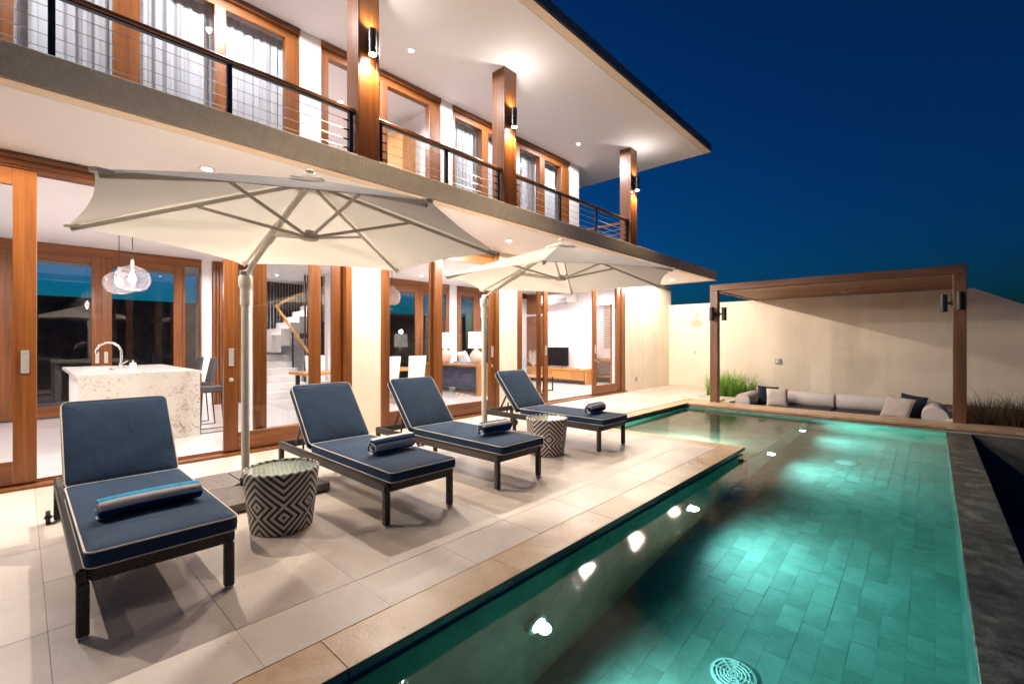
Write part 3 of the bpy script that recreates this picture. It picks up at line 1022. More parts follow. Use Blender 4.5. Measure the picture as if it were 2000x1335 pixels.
# ---- upper storey
def uwall(y0, y1, z0=3.34, z1=5.48):
    obj('upper_wall', B(XU - 0.22, XU, y0, y1, z0, z1), white_paint, villa)
uwall(2.48, 2.76)
uwall(4.80, 5.05)
uwall(8.49, 8.86)
obj('upper_wall', B(-14.8, XU - 0.22, 8.72, 8.86, 3.34, 5.48), white_paint, villa)
obj('upper_wall', B(-12.0, -11.85, -4.0, 8.72, 3.34, 5.48), room_wall, villa)
each('upper_partition', [(-11.85, XU - 0.3, 2.56, 2.66, 3.34, 5.48), (-11.85, XU - 0.3, 4.88, 4.98, 3.34, 5.48)], room_wall, villa)
def uframe(y0, y1, bars):
    o = bpy.data.objects.new('window', None)
    C.objects.link(o)
    o.parent = villa
    BASE[o.name] = base_of(villa)
    for a, b_ in bars:
        obj('mullion', B(XU - 0.13, XU - 0.01, a, b_, 3.361, 5.299), wood_z, o, bevel=0.004)
    obj('window_head', B(XU - 0.16, XU + 0.015, y0, y1, 5.401, 5.478), wood_y, o, bevel=0.003)
    obj('top_rail', B(XU - 0.14, XU - 0.03, y0, y1, 5.30, 5.40), wood_y, o, bevel=0.003)
    obj('sill', B(XU - 0.14, XU + 0.01, y0, y1, 3.341, 3.36), wood_y, o, bevel=0.003)
    for i in range(len(bars) - 1):
        obj('pane', B(XU - 0.08, XU - 0.072, bars[i][1] - 0.005, bars[i + 1][0] + 0.005, 3.36, 5.30), glass, o)
uframe(-1.8, 2.48, [(-1.8, -1.6), (-0.9, -0.65), (-0.30, -0.04), (0.64, 0.85), (1.52, 1.64), (2.31, 2.48)])
uframe(2.76, 4.80, [(2.76, 2.87), (3.66, 3.79), (4.57, 4.80)])
uframe(5.05, 8.49, [(5.05, 5.12), (5.76, 5.92), (6.66, 6.80), (7.43, 7.60), (8.20, 8.49)])
obj('wardrobe', MB().box(-8.3, -6.9, 4.60, 4.87, 3.36, 5.2), oak_z, villa)
obj('wardrobe_door', MB().box(-7.9, -7.1, 4.56, 4.598, 3.36, 4.5), wood_z, villa, bevel=0.005)

# ---- roof
obj('roof_soffit', B(-15.0, -3.64, -4.0, 10.09, 5.48, 5.56), ceil_paint, villa)
obj('eaves_strip', MB().box(-3.63, -3.505, -4.0, 10.088, 5.476, 5.50), drip_strip, villa)
obj('roof_slab', MB().box(-15.0, -3.52, -4.0, 10.07, 5.56, 5.66), roof_metal, villa)
each('roof_fascia', [(-3.64, -3.50, -4.0, 10.09, 5.50, 5.655), (-15.0, -3.64, 9.95, 10.08, 5.561, 5.66)], roof_metal, villa, bevel=0.004)

# ---- balcony columns clad in teak
def column(y0, y1):
    x0, x1 = -4.91, -4.652
    c = obj('column', B(x0 + 0.006, x1 - 0.006, y0 + 0.006, y1 - 0.006, 3.34, 5.478), wood_z, villa)
    for s_, (a, b_) in enumerate(((x0, -4.70), (-4.697, x1))):
        obj('plank', B(a, b_, y0, y0 + 0.012, 3.462, 5.475), wood_z, c, bevel=0.003)
    obj('plank', B(x1 - 0.012, x1, y0 + 0.0135, y1 - 0.035, 3.462, 5.475), wood_z, c, bevel=0.003)
    obj('plank', B(x1 - 0.012, x1, y1 - 0.033, y1, 3.462, 5.475), wood_z, c, bevel=0.003)
COLS = [(0.06 - 2.4, 0.32 - 2.4), (2.53, 2.79), (4.86, 5.12), (8.69, 8.96)]
for a, b_ in COLS:
    column(a, b_)

# ---- balcony railings
RX = -4.735
def railing(y0, y1, posts, label):
    t = thing('balcony_railing', label, 'railing', (RX, (y0 + y1) / 2, 3.46), 'balcony railing between the teak columns')
    obj('handrail', B(RX - 0.03, RX + 0.03, y0, y1, 3.945, 3.985), wood_y, t, bevel=0.006)
    obj('top_bar', B(RX - 0.022, RX + 0.022, y0, y1, 3.93, 3.944), black_metal, t)
    for p in posts:
        obj('post', B(RX - 0.02, RX + 0.02, p - 0.02, p + 0.02, 3.40, 3.93), black_metal, t)
    for z in (3.84, 3.735, 3.63, 3.535):
        obj('cable', MB().tube([(RX, y0, z), (RX, y1, z)], 0.0035, 6), cable_steel, t)
        for p in (posts[0], posts[-1]):
            s_ = 1 if p == posts[0] else -1
            m = MB().tube([(RX, p + 0.02 * s_, z), (RX, p + 0.085 * s_, z)], 0.010, 8)
            obj('cable_end', m, black_metal, t)
railing(-2.0, 2.53, [-1.95, 0.155, 1.30, 2.485], 'long cable railing with teak handrail left of the nearest lit column')
railing(2.79, 4.86, [2.85, 3.83, 4.81], 'cable railing with teak handrail between the two nearest teak columns')
railing(5.12, 8.69, [5.18, 6.33, 7.47, 8.64], 'cable railing with teak handrail running to the farthest teak column')
t = thing('balcony_railing', 'short side railing closing the far end of the balcony', 'railing', (-5.5, 8.86, 3.46), 'balcony railing between the teak columns')
obj('handrail', B(-6.07, -4.92, 8.80, 8.86, 3.945, 3.985), wood_x, t, bevel=0.006)
for z in (3.84, 3.735, 3.63, 3.535):
    obj('cable', MB().tube([(-6.07, 8.83, z), (-4.92, 8.83, z)], 0.0035, 6), cable_steel, t)
obj('post', B(-5.5, -5.46, 8.81, 8.85, 3.40, 3.94), black_metal, t)

# ---- curtains
def curtain(x, y0, y1, z0, z1, label, seed):
    r = random.Random(seed)
    n = int((y1 - y0) / 0.012)
    top, ph = [], r.random() * 6
    per = 0.105
    f1, f2 = [], []
    for i in range(n + 1):
        y = y0 + (y1 - y0) * i / n
        ph += 2 * PI * 0.012 / per * r.uniform(0.55, 1.45)
        a = 0.017 * math.sin(ph) + 0.008 * math.sin(ph * 2.3 + 1)
        f1.append((x + a * 0.7, y, z1))
        f2.append((x + a * 1.25 + r.uniform(-.001, .001), y + 0.004 * math.sin(ph * .7), z0))
    k3 = n + 1
    m = MB()
    vs = f1 + f2 + [(p[0] - 0.003, p[1], p[2]) for p in f1] + [(p[0] - 0.003, p[1], p[2]) for p in f2]
    fs = [(i, i + 1, k3 + i + 1, k3 + i) for i in range(n)] + [(2 * k3 + i, 3 * k3 + i, 3 * k3 + i + 1, 2 * k3 + i + 1) for i in range(n)]
    m.add(vs, fs)
    obj('curtain', m, sheer, smooth=True, label=label, cat='curtain', group='sheer curtains behind the upper windows', loc=(x, (y0 + y1) / 2, z0))
XC = XU - 0.26
curtain(XC, -0.9, 0.78, 3.36, 5.44, 'white sheer curtain in the leftmost upstairs window', 3)
curtain(XC, 0.80, 1.60, 3.36, 5.44, 'white sheer curtain in the middle pane of the left upstairs window', 4)
curtain(XC, 1.61, 2.44, 3.36, 5.44, 'white sheer curtain left of the narrow white upstairs pier', 5)
curtain(XC, 5.06, 5.95, 3.36, 5.44, 'white sheer curtain just left of the second teak column', 6)
curtain(XC, 6.0, 7.50, 3.36, 5.44, 'white sheer curtain just right of the second teak column', 8)
curtain(XC, 7.52, 8.45, 3.36, 5.44, 'white sheer curtain in the farthest upstairs window', 9)

# ---- ceiling downlights
def downlight(x, y, z, label, grp, power, col, lens, rad=0.05, cone=120, blend=0.5, size=0.03):
    t = thing('ceiling_light', label, 'ceiling light', (x, y, z), grp)
    obj('trim_ring', MB().lathe([(rad + 0.022, 0.0), (rad + 0.02, -0.006), (rad, -0.007), (rad - 0.002, 0.0)], (x, y, z)), white_paint, t, smooth=True)
    obj('lens', MB().lathe([(rad - 0.001, -0.001), (rad * 0.6, -0.004), (0, -0.005)], (x, y, z)), lens, t, smooth=True)
    lamp('SPOT', t, (x, y, z - 0.02), power, col, size, cone, blend)
    return t
G1 = 'downlights under the balcony'
names = ['recessed downlight above the left end of the terrace, beyond the frame edge',
         'recessed downlight glowing over the back of the large umbrella',
         'recessed downlight hidden above the large white umbrella',
         'recessed downlight glowing between the two umbrellas',
         'recessed downlight behind the smaller umbrella canopy',
         'recessed downlight above the far sliding doors',
         'recessed downlight at the far tip of the balcony slab']
for i, y in enumerate([-0.98, 1.32, 3.61, 5.91, 8.21, 10.52, 12.83]):
    downlight(-5.55, y, 3.2, names[i], G1, P_SOFFIT * (0.62 if i == 6 else 1), WARM, lens_warm, cone=176, blend=0.12)
G2 = 'downlights in the roof soffit'
names = ['roof soffit downlight above the left balcony bay, outside the frame',
         'roof soffit downlight between the first two teak columns',
         'roof soffit downlight hidden behind the second teak column',
         'roof soffit downlight shining between the last two columns']
names = ['roof soffit downlight farthest left, outside the frame'] + names  # one more downlight added at the row's spacing, brightening the left curtain
for i, y in enumerate([-0.38, 1.67, 3.72, 5.77, 7.82]):
    downlight(-5.37, y, 5.48, names[i], G2, P_UPPER, SOFT, lens_cool, rad=0.035, cone=176, blend=0.12)
G3 = 'ceiling lights inside the ground floor'
for (x, y) in [(-7.6, -0.6), (-10.2, -0.6), (-8.0, 2.6), (-10.6, 3.2), (-7.6, 5.0), (-10.2, 7.4), (-7.8, 7.6), (-10.0, 9.8), (-7.8, 10.0), (-10.0, 12.0), (-7.8, 12.0), (-7.6, 13.6)]:
    downlight(x, y, 3.2, 'small recessed ceiling light in the bright ground floor room', G3, P_ROOM, ROOM, lens_cool, rad=0.04, cone=165, blend=0.6, size=0.06)
t = downlight(-13.0, 4.7, 3.2, 'ceiling light over the white staircase', 'ceiling light over the stairs', P_ROOM, ROOM, lens_cool, rad=0.04, cone=165, blend=0.6, size=0.06)
G4 = 'ceiling lights in the lit upper room'
for (x, y) in [(-7.4, 3.7), (-9.4, 3.7)]:
    downlight(x, y, 5.48, 'ceiling light inside the bright upstairs room', G4, P_ROOM * 0.8, ROOM, lens_cool, rad=0.04, cone=165, blend=0.6, size=0.06)
for (x, y) in [(-8.0, 0.9), (-8.0, 7.0)]:
    downlight(x, y, 5.48, 'dim ceiling light behind the drawn sheer curtains', 'ceiling lights in the curtained rooms', P_ROOM * 0.14, ROOM, lens_cool, rad=0.04, cone=165, blend=0.6, size=0.06)

# ---- sconces on the columns
def cyl_y(m, c, r, z0, z1, n=24):
    m.lathe([(r * 0.96, z0), (r, z0 + 0.004), (r, z1 - 0.004), (r * 0.96, z1), (r * 0.82, z1), (r * 0.80, z1 - 0.02), (0, z1 - 0.021)], c, n)
def sconce(y, label):
    x, z = -4.575, 4.73
    t = thing('wall_light', label, 'wall light', (x, y, z), 'lit tube lights on the balcony columns')
    m = MB()
    m.lathe([(0.036, -0.135), (0.043, -0.137), (0.043, 0.137), (0.036, 0.135)], (x, y, z), 28)
    obj('tube', m, black_metal, t, smooth=True)
    obj('bracket', B(-4.651, x - 0.035, y - 0.025, y + 0.025, z - 0.035, z + 0.035), black_metal, t, bevel=0.003)
    obj('lens', MB().lathe([(0.040, -0.139), (0.03, -0.146), (0, -0.149)], (x, y, z), 20), lens_warm, t, smooth=True)
    lamp('SPOT', t, (x, y, z - 0.16), P_SCONCE, AMBER, 0.02, 120, 0.8)
    lamp('SPOT', t, (x, y, z + 0.15), P_SCONCE * 0.12, (1, 0.93, 0.86), 0.02, 155, 1.0, (0, 0, 1))
sconce(2.66, 'lit black tube wall light on the nearest teak column')
sconce(4.99, 'lit black tube wall light on the second teak column')
sconce(8.825, 'lit black tube wall light on the farthest teak column')

# ================================================================== FAR WALL, SHOWER, PERGOLA
w = MB()
pts = [(-6.6, 2.6), (0.66, 2.6), (1.55, 2.12), (9.0, 1.2), (9.0, -1.45), (-6.6, -1.45)]
n = len(pts)
w.add([(x, 14.45, z) for x, z in pts] + [(x, 14.65, z) for x, z in pts],
      [tuple(range(n)), tuple(reversed(range(n, 2 * n)))] + [(i, n + i, n + (i + 1) % n, (i + 1) % n) for i in range(n)])
obj('boundary_wall', w, cream_wall, label='long cream rendered wall behind the sunken sofa, sloping down at right', cat='wall', loc=(0, 14.5, 0))

t = thing('outdoor_shower', 'chrome rain shower fixed to the cream wall beside the house', 'shower', (-5.5, 14.4, 0))
obj('shower_arm', MB().tube([(-5.40, 14.449, 2.47), (-5.42, 14.2, 2.48), (-5.47, 14.02, 2.48), (-5.49, 13.99, 2.44), (-5.49, 13.99, 2.36)], 0.012, 8), chrome, t, smooth=True)
obj('shower_head', MB().lathe([(0.02, 0.03), (0.13, 0.012), (0.13, 0.0), (0.0, 0.0)], (-5.49, 13.99, 2.33), 28), chrome, t, smooth=True)
m = MB(); m.M = Matrix.Translation((-5.51, 14.449, 1.08)) @ Matrix.Rotation(R(90), 4, 'X')
m.lathe([(0.045, 0), (0.045, 0.012), (0.02, 0.02), (0.02, 0.06), (0.0, 0.06)], n=20)
obj('tap', m, steel, t, smooth=True)
obj('tap_lever', MB().tube([(-5.51, 14.40, 1.08), (-5.46, 14.38, 1.04)], 0.008, 8), steel, t)

t = thing('wall_socket', 'grey weatherproof socket box on the cream wall above the sofa', 'socket', (-3.2, 14.44, 0.86))
obj('box', B(-3.27, -3.12, 14.41, 14.449, 0.79, 0.93), plastic_grey, t, bevel=0.006)
obj('cover', B(-3.25, -3.19, 14.402, 14.409, 0.82, 0.90), steel, t, bevel=0.002)
t = thing('wall_socket', 'small grey socket low on the house end wall', 'socket', (-6.36, 12.2, 0.32))
obj('box', B(-6.359, -6.335, 12.15, 12.25, 0.26, 0.38), plastic_grey, t, bevel=0.004)
obj('cover', B(-6.334, -6.33, 12.17, 12.23, 0.28, 0.34), steel, t)

PGX0, PGX1, PGY0, PGY1 = -3.85, 0.42, 11.0, 14.43
pg = thing('pergola', 'weathered timber pergola with slatted roof over the sunken sofa', 'pergola', (-1.7, 11.1, 0))
for x in (PGX0, PGX1 - 0.17):
    obj('post', B(x, x + 0.17, PGY0, PGY0 + 0.17, 0.0, 2.585), perg_z, pg, bevel=0.006)
obj('beam', B(PGX0, PGX1, PGY0 - 0.003, PGY0 + 0.155, 2.587, 2.735), perg_x, pg, bevel=0.006)
obj('beam', B(PGX0, PGX0 + 0.07, PGY0 + 0.156, PGY1, 2.60, 2.732), perg_y, pg, bevel=0.005)
obj('beam', B(PGX1 - 0.07, PGX1, PGY0 + 0.156, PGY1, 2.60, 2.732), perg_y, pg, bevel=0.005)
obj('trim', MB().box(PGX0 + 0.17, PGX1 - 0.17, PGY0 + 0.10, PGY0 + 0.154, 2.572, 2.586), oak_x, pg)
obj('trim', MB().box(PGX0 + 0.071, PGX0 + 0.10, PGY0 + 0.17, PGY1, 2.578, 2.60), oak_y, pg)
obj('trim', MB().box(PGX1 - 0.10, PGX1 - 0.071, PGY0 + 0.17, PGY1, 2.578, 2.60), oak_y, pg)
slm = B(-2.06, 2.06, -0.075, 0.075, 0, 0.04).mesh('slat', wood('slat_teak', 0, (0.16, 0.055, 0.018), (0.27, 0.10, 0.035), (0.38, 0.16, 0.06), rough=0.6), bevel=0.003)
ns = 15
for i in range(ns):
    piece('slat', slm, pg, ((PGX0 + PGX1) / 2, PGY0 + 0.27 + i * (PGY1 - PGY0 - 0.37) / (ns - 1), 2.605 + rnd.uniform(-0.002, 0.002)))
for x in (-2.9, -0.5):
    obj('joist', B(x - 0.03, x + 0.03, PGY0 + 0.157, PGY1, 2.648, 2.73), perg_y, pg)
wire = obj('loose_wire', MB().tube([(-1.55, 12.35, 2.61), (-1.50, 12.2, 2.52), (-1.40, 12.05, 2.46), (-1.27, 12.1, 2.50), (-1.15, 12.2, 2.56), (-1.12, 12.25, 2.61)], 0.007, 6), pole_paint,
           smooth=True, label='loose white cable hanging from the pergola slats', cat='cable', loc=(-1.3, 12.2, 2.61))

def unlit(x, y, z, nx, ny, label):
    """black tube lamp on an arm; (nx, ny) points away from the post"""
    t = thing('wall_light', label, 'wall light', (x, y, z), 'unlit tube lights on the pergola posts')
    cx, cy2 = x + nx * 0.12, y + ny * 0.12
    obj('tube', MB().lathe([(0.048, -0.15), (0.055, -0.152), (0.055, 0.152), (0.048, 0.15), (0.046, 0.13), (0, 0.129)], (cx, cy2, z), 28), dark_metal, t, smooth=True)
    obj('arm', MB().bar((x + nx * 0.02, y + ny * 0.02, z), (cx - nx * 0.05, cy2 - ny * 0.05, z), 0.04, 0.04), dark_metal, t)
    m = MB()
    ax = Matrix.Rotation(R(90), 4, 'Y') if nx else Matrix.Rotation(R(90), 4, 'X')
    m.M = Matrix.Translation((x + nx * 0.012, y + ny * 0.012, z)) @ ax
    m.lathe([(0.05, -0.011), (0.05, 0.011), (0.03, 0.013)], n=20)
    obj('mount', m, dark_metal, t, smooth=True)
unlit(-3.765, PGY0, 2.05, 0, -1, 'unlit black tube light on the front of the left pergola post')
unlit(-3.68, 11.085, 2.05, 1, 0, 'unlit black tube light on the inner side of the left pergola post')
unlit(0.335, PGY0, 2.10, 0, -1, 'unlit black tube light on the front of the right pergola post')
unlit(0.25, 11.085, 2.08, -1, 0, 'unlit black tube light on the inner side of the right pergola post')

# ---- sunken sofa pit
pit = MB()
pit.box(-3.55, -3.45, 11.12, 12.85, -0.6, 0.03)
pit.box(0.20, 0.30, 11.125, 12.85, -0.6, 0.03)
pit.box(-3.45, 0.20, 12.78, 12.85, -0.6, 0.03)
pit.box(-3.55, 0.30, 11.10, 12.85, -0.75, -0.6)
obj('sofa_pit', pit, cream_wall, kind='structure', bevel=0.004)
bed = MB()
bed.box(-3.55, 3.4, 12.86, 14.45, -1.4, -0.03)
bed.box(0.31, 3.4, 11.12, 12.86, -1.4, -0.04)
obj('planting_bed', bed, soil, kind='structure')
obj('soil', B(-4.33, -3.62, 11.92, 14.44, -0.04, 0.02), soil, kind='structure')
each('planter_kerb', [(-4.42, -3.55, 11.80, 11.91, -0.04, 0.045), (-4.42, -4.34, 11.912, 14.44, -0.04, 0.045), (-3.61, -3.55, 11.912, 14.44, -0.04, 0.045)], deck_stone, bevel=0.006, kind='structure')

sofa = thing('sunken_sofa', 'sunken lounge with dark seat mat and white bolsters below the pergola', 'sofa', (-1.6, 12.0, -0.6))
obj('base', B(-3.44, 0.19, 11.13, 12.77, -0.6, -0.30), oak_x, sofa)
for a, b_ in ((-3.43, -1.62), (-1.61, 0.18)):
    obj('seat_mat', B(a, b_, 11.14, 12.76, -0.30, -0.09), dark_mat, sofa, bevel=0.03, seg=3, smooth=True)

def bolster(p, q, r, label):
    m = MB()
    p, q = Vector(p), Vector(q)
    d = (q - p)
    pts = [p, p + d * 0.004, p + d * 0.02, p + d * 0.25, p + d * 0.5, p + d * 0.75, q - d * 0.02, q - d * 0.004, q]
    m.tube(pts, [r * 0.86, r * 0.96, r, r * 1.0, r * 0.985, r, r, r * 0.96, r * 0.86], 32)
    t = thing('bolster', label, 'bolster', tuple(p), 'white bolsters round the sunken sofa')
    obj('cushion', m, linen, t, smooth=True)
    e = MB()
    s_ = d.normalized()
    for c, k4 in ((p, 1), (q, -1)):
        ring = []
        a1 = s_.cross(Vector((0, 0, 1))).normalized()
        for j in range(32):
            a = 2 * PI * j / 32
            ring.append(c + s_ * (0.004 * k4) + (a1 * math.cos(a) + Vector((0, 0, 1)) * math.sin(a)) * r * 0.95)
        e.tube(ring, 0.006, 6, closed=True)
    obj('piping', e, linen, t, smooth=True)
bolster((-3.20, 12.58, 0.05), (-1.65, 12.58, 0.05), 0.175, 'white bolster along the left half of the sofa back')
bolster((-1.60, 12.58, 0.05), (0.0, 12.58, 0.05), 0.175, 'white bolster along the right half of the sofa back')
bolster((-3.27, 11.42, 0.03), (-3.27, 12.38, 0.03), 0.17, 'white bolster at the left arm of the sunken sofa')
bolster((0.02, 11.30, 0.03), (0.02, 12.38, 0.03), 0.185, 'white bolster at the right arm beside the pergola post')

def pillow(loc, size, th, rz, tilt, mat, label, group=None, name='throw_pillow'):
    n = 14
    top, bot = [], []
    for i in range(n + 1):
        for j in range(n + 1):
            u, v = i / n * 2 - 1, j / n * 2 - 1
            pin = 1 - 0.07 * (1 - abs(v) ** 2) * abs(u) ** 4 - 0
            pin2 = 1 - 0.07 * (1 - abs(u) ** 2) * abs(v) ** 4
            h = th / 2 * (max(0, 1 - u ** 4) * max(0, 1 - v ** 4)) ** 0.55
            h *= 1 + 0.12 * noise.noise(Vector((u * 2 + loc[0], v * 2, loc[1])))
            x, z = u * size / 2 * pin, v * size / 2 * pin2
            top.append((x, -h, z))
            bot.append((x, h, z))
    idx = lambda i, j: i * (n + 1) + j
    m = MB()
    m.M = Matrix.Translation(loc) @ Matrix.Rotation(rz, 4, 'Z') @ Matrix.Rotation(tilt[0], 4, 'X') @ Matrix.Rotation(tilt[1], 4, 'Y')
    N = (n + 1) ** 2
    fs = []
    for i in range(n):
        for j in range(n):
            fs.append((idx(i, j), idx(i + 1, j), idx(i + 1, j + 1), idx(i, j + 1)))
            fs.append(tuple(N + q for q in (idx(i, j), idx(i, j + 1), idx(i + 1, j + 1), idx(i + 1, j))))
    m.add(top + bot, fs)
    obj(name, m, mat, smooth=True, label=label, cat='pillow', group=group, loc=loc)
pillow((-2.93, 12.28, 0.11), 0.46, 0.16, R(25), (R(-18), R(4)), navy_pillow, 'dark navy pillow leaning behind the pale one at the left')
pillow((-2.68, 12.02, 0.10), 0.45, 0.16, R(10), (R(-20), R(-2)), pillow_cloth, 'pale pillow standing at the left end of the sofa')
pillow((-0.33, 12.15, 0.11), 0.48, 0.16, R(-28), (R(-20), R(6)), navy_pillow, 'dark navy pillow leaning behind the pale one at the right')
pillow((-0.52, 11.78, 0.10), 0.47, 0.16, R(-14), (R(-24), R(9)), pillow_cloth, 'pale pillow tilted at the right end of the sofa')

# ---- grasses
def grass(name, label, cat, loc, rad, n, h, mat, seed, group, wid=0.009, lean=0.5, sq=1.0):
    r = random.Random(seed)
    m = MB()
    for i in range(n):
        a, d = r.random() * 2 * PI, rad * math.sqrt(r.random())
        x, y = loc[0] + d * math.cos(a), loc[1] + d * math.sin(a) * sq
        hh = h * r.uniform(0.45, 1.0) * (1.0 if r.random() > 0.06 else 1.5)
        la = a + r.uniform(-0.9, 0.9)
        ln = lean * r.uniform(0.1, 1.0) * hh
        w_ = wid * r.uniform(0.7, 1.3)
        sx, sy = -math.sin(la + r.uniform(-1.2, 1.2)) * w_ / 2, math.cos(la) * w_ / 2
        vs = []
        for k5 in range(4):
            t_ = k5 / 3
            cx, cy_ = x + math.cos(la) * ln * t_ ** 2, y + math.sin(la) * ln * t_ ** 2
            cz = loc[2] + hh * (t_ - 0.18 * t_ ** 3 * (ln / hh) * 2)
            ws = 1 - t_ * 0.92
            vs += [(cx - sx * ws, cy_ - sy * ws, cz), (cx + sx * ws, cy_ + sy * ws, cz)]
        m.add(vs, [(0, 1, 3, 2), (2, 3, 5, 4), (4, 5, 7, 6)])
    obj(name, m, mat, label=label, cat=cat, group=group, loc=loc)
GL = 'bright green grass clump in the planter by the left pergola post'
for i, (x, y, rr, nn, hh) in enumerate([(-4.08, 12.15, 0.22, 260, 0.62), (-3.85, 12.3, 0.2, 260, 0.66), (-3.95, 12.75, 0.25, 240, 0.7), (-4.05, 13.35, 0.25, 200, 0.6), (-3.82, 13.9, 0.2, 160, 0.5)]):
    grass('grass_clump', GL, 'grass plant', (x, y, 0.0), rr, nn, hh * 1.2, grass_green, 20 + i, 'green grass clumps in the left planter', lean=0.75, wid=0.013)
GR = 'dry brown grass clump in the dark bed right of the pergola'
for i, (x, y) in enumerate([(0.62, 11.45), (0.95, 11.4), (1.3, 11.5), (1.65, 11.42), (2.0, 11.5), (0.75, 11.95), (1.15, 12.0), (1.6, 12.0), (2.1, 12.05), (0.7, 12.6), (1.2, 12.7)]):
    grass('dry_grass_clump', GR, 'grass plant', (x, y, -0.05), 0.24, 260, 0.46 + 0.06 * (i % 3), grass_brown, 50 + i, 'dry grass clumps right of the pergola', lean=0.8, wid=0.009)
grass('bare_plant', 'few bare thin stems standing above the dry grass', 'plant', (1.35, 12.2, 0.0), 0.10, 5, 0.75, grass_brown, 91, None, wid=0.012, lean=0.35)

# ================================================================== SUN LOUNGERS
def rrect(lx, ly, r, inset, z, n=6):
    hx, hy, rr = lx / 2 - inset, ly / 2 - inset, max(0.004, r - inset)
    out = []
    for cx, cy_, a0 in ((hx - rr, hy - rr, 0), (-hx + rr, hy - rr, 90), (-hx + rr, -hy + rr, 180), (hx - rr, -hy + rr, 270)):
        for i in range(n + 1):
            a = R(a0 + 90 * i / n)
            out.append((cx + rr * math.cos(a), cy_ + rr * math.sin(a), z))
    return out

def cushion(m, lx, ly, h, r=0.045):
    L = []
    for ins, z in ((0.012, 0.0), (0.0, 0.008), (-0.003, h * 0.5), (0.0, h - 0.008), (0.010, h), (0.05, h + 0.007), (0.12, h + 0.012), (0.22, h + 0.014)):
        L.append(rrect(lx, ly, r if ins < 0.05 else r, ins, z))
    m.loops(L)
def cushion_piping(m, lx, ly, h, r=0.045):
    for z, ins in ((0.006, 0.001), (h - 0.002, 0.001)):
        m.tube(rrect(lx, ly, r, ins, z), 0.0046, 8, closed=True)

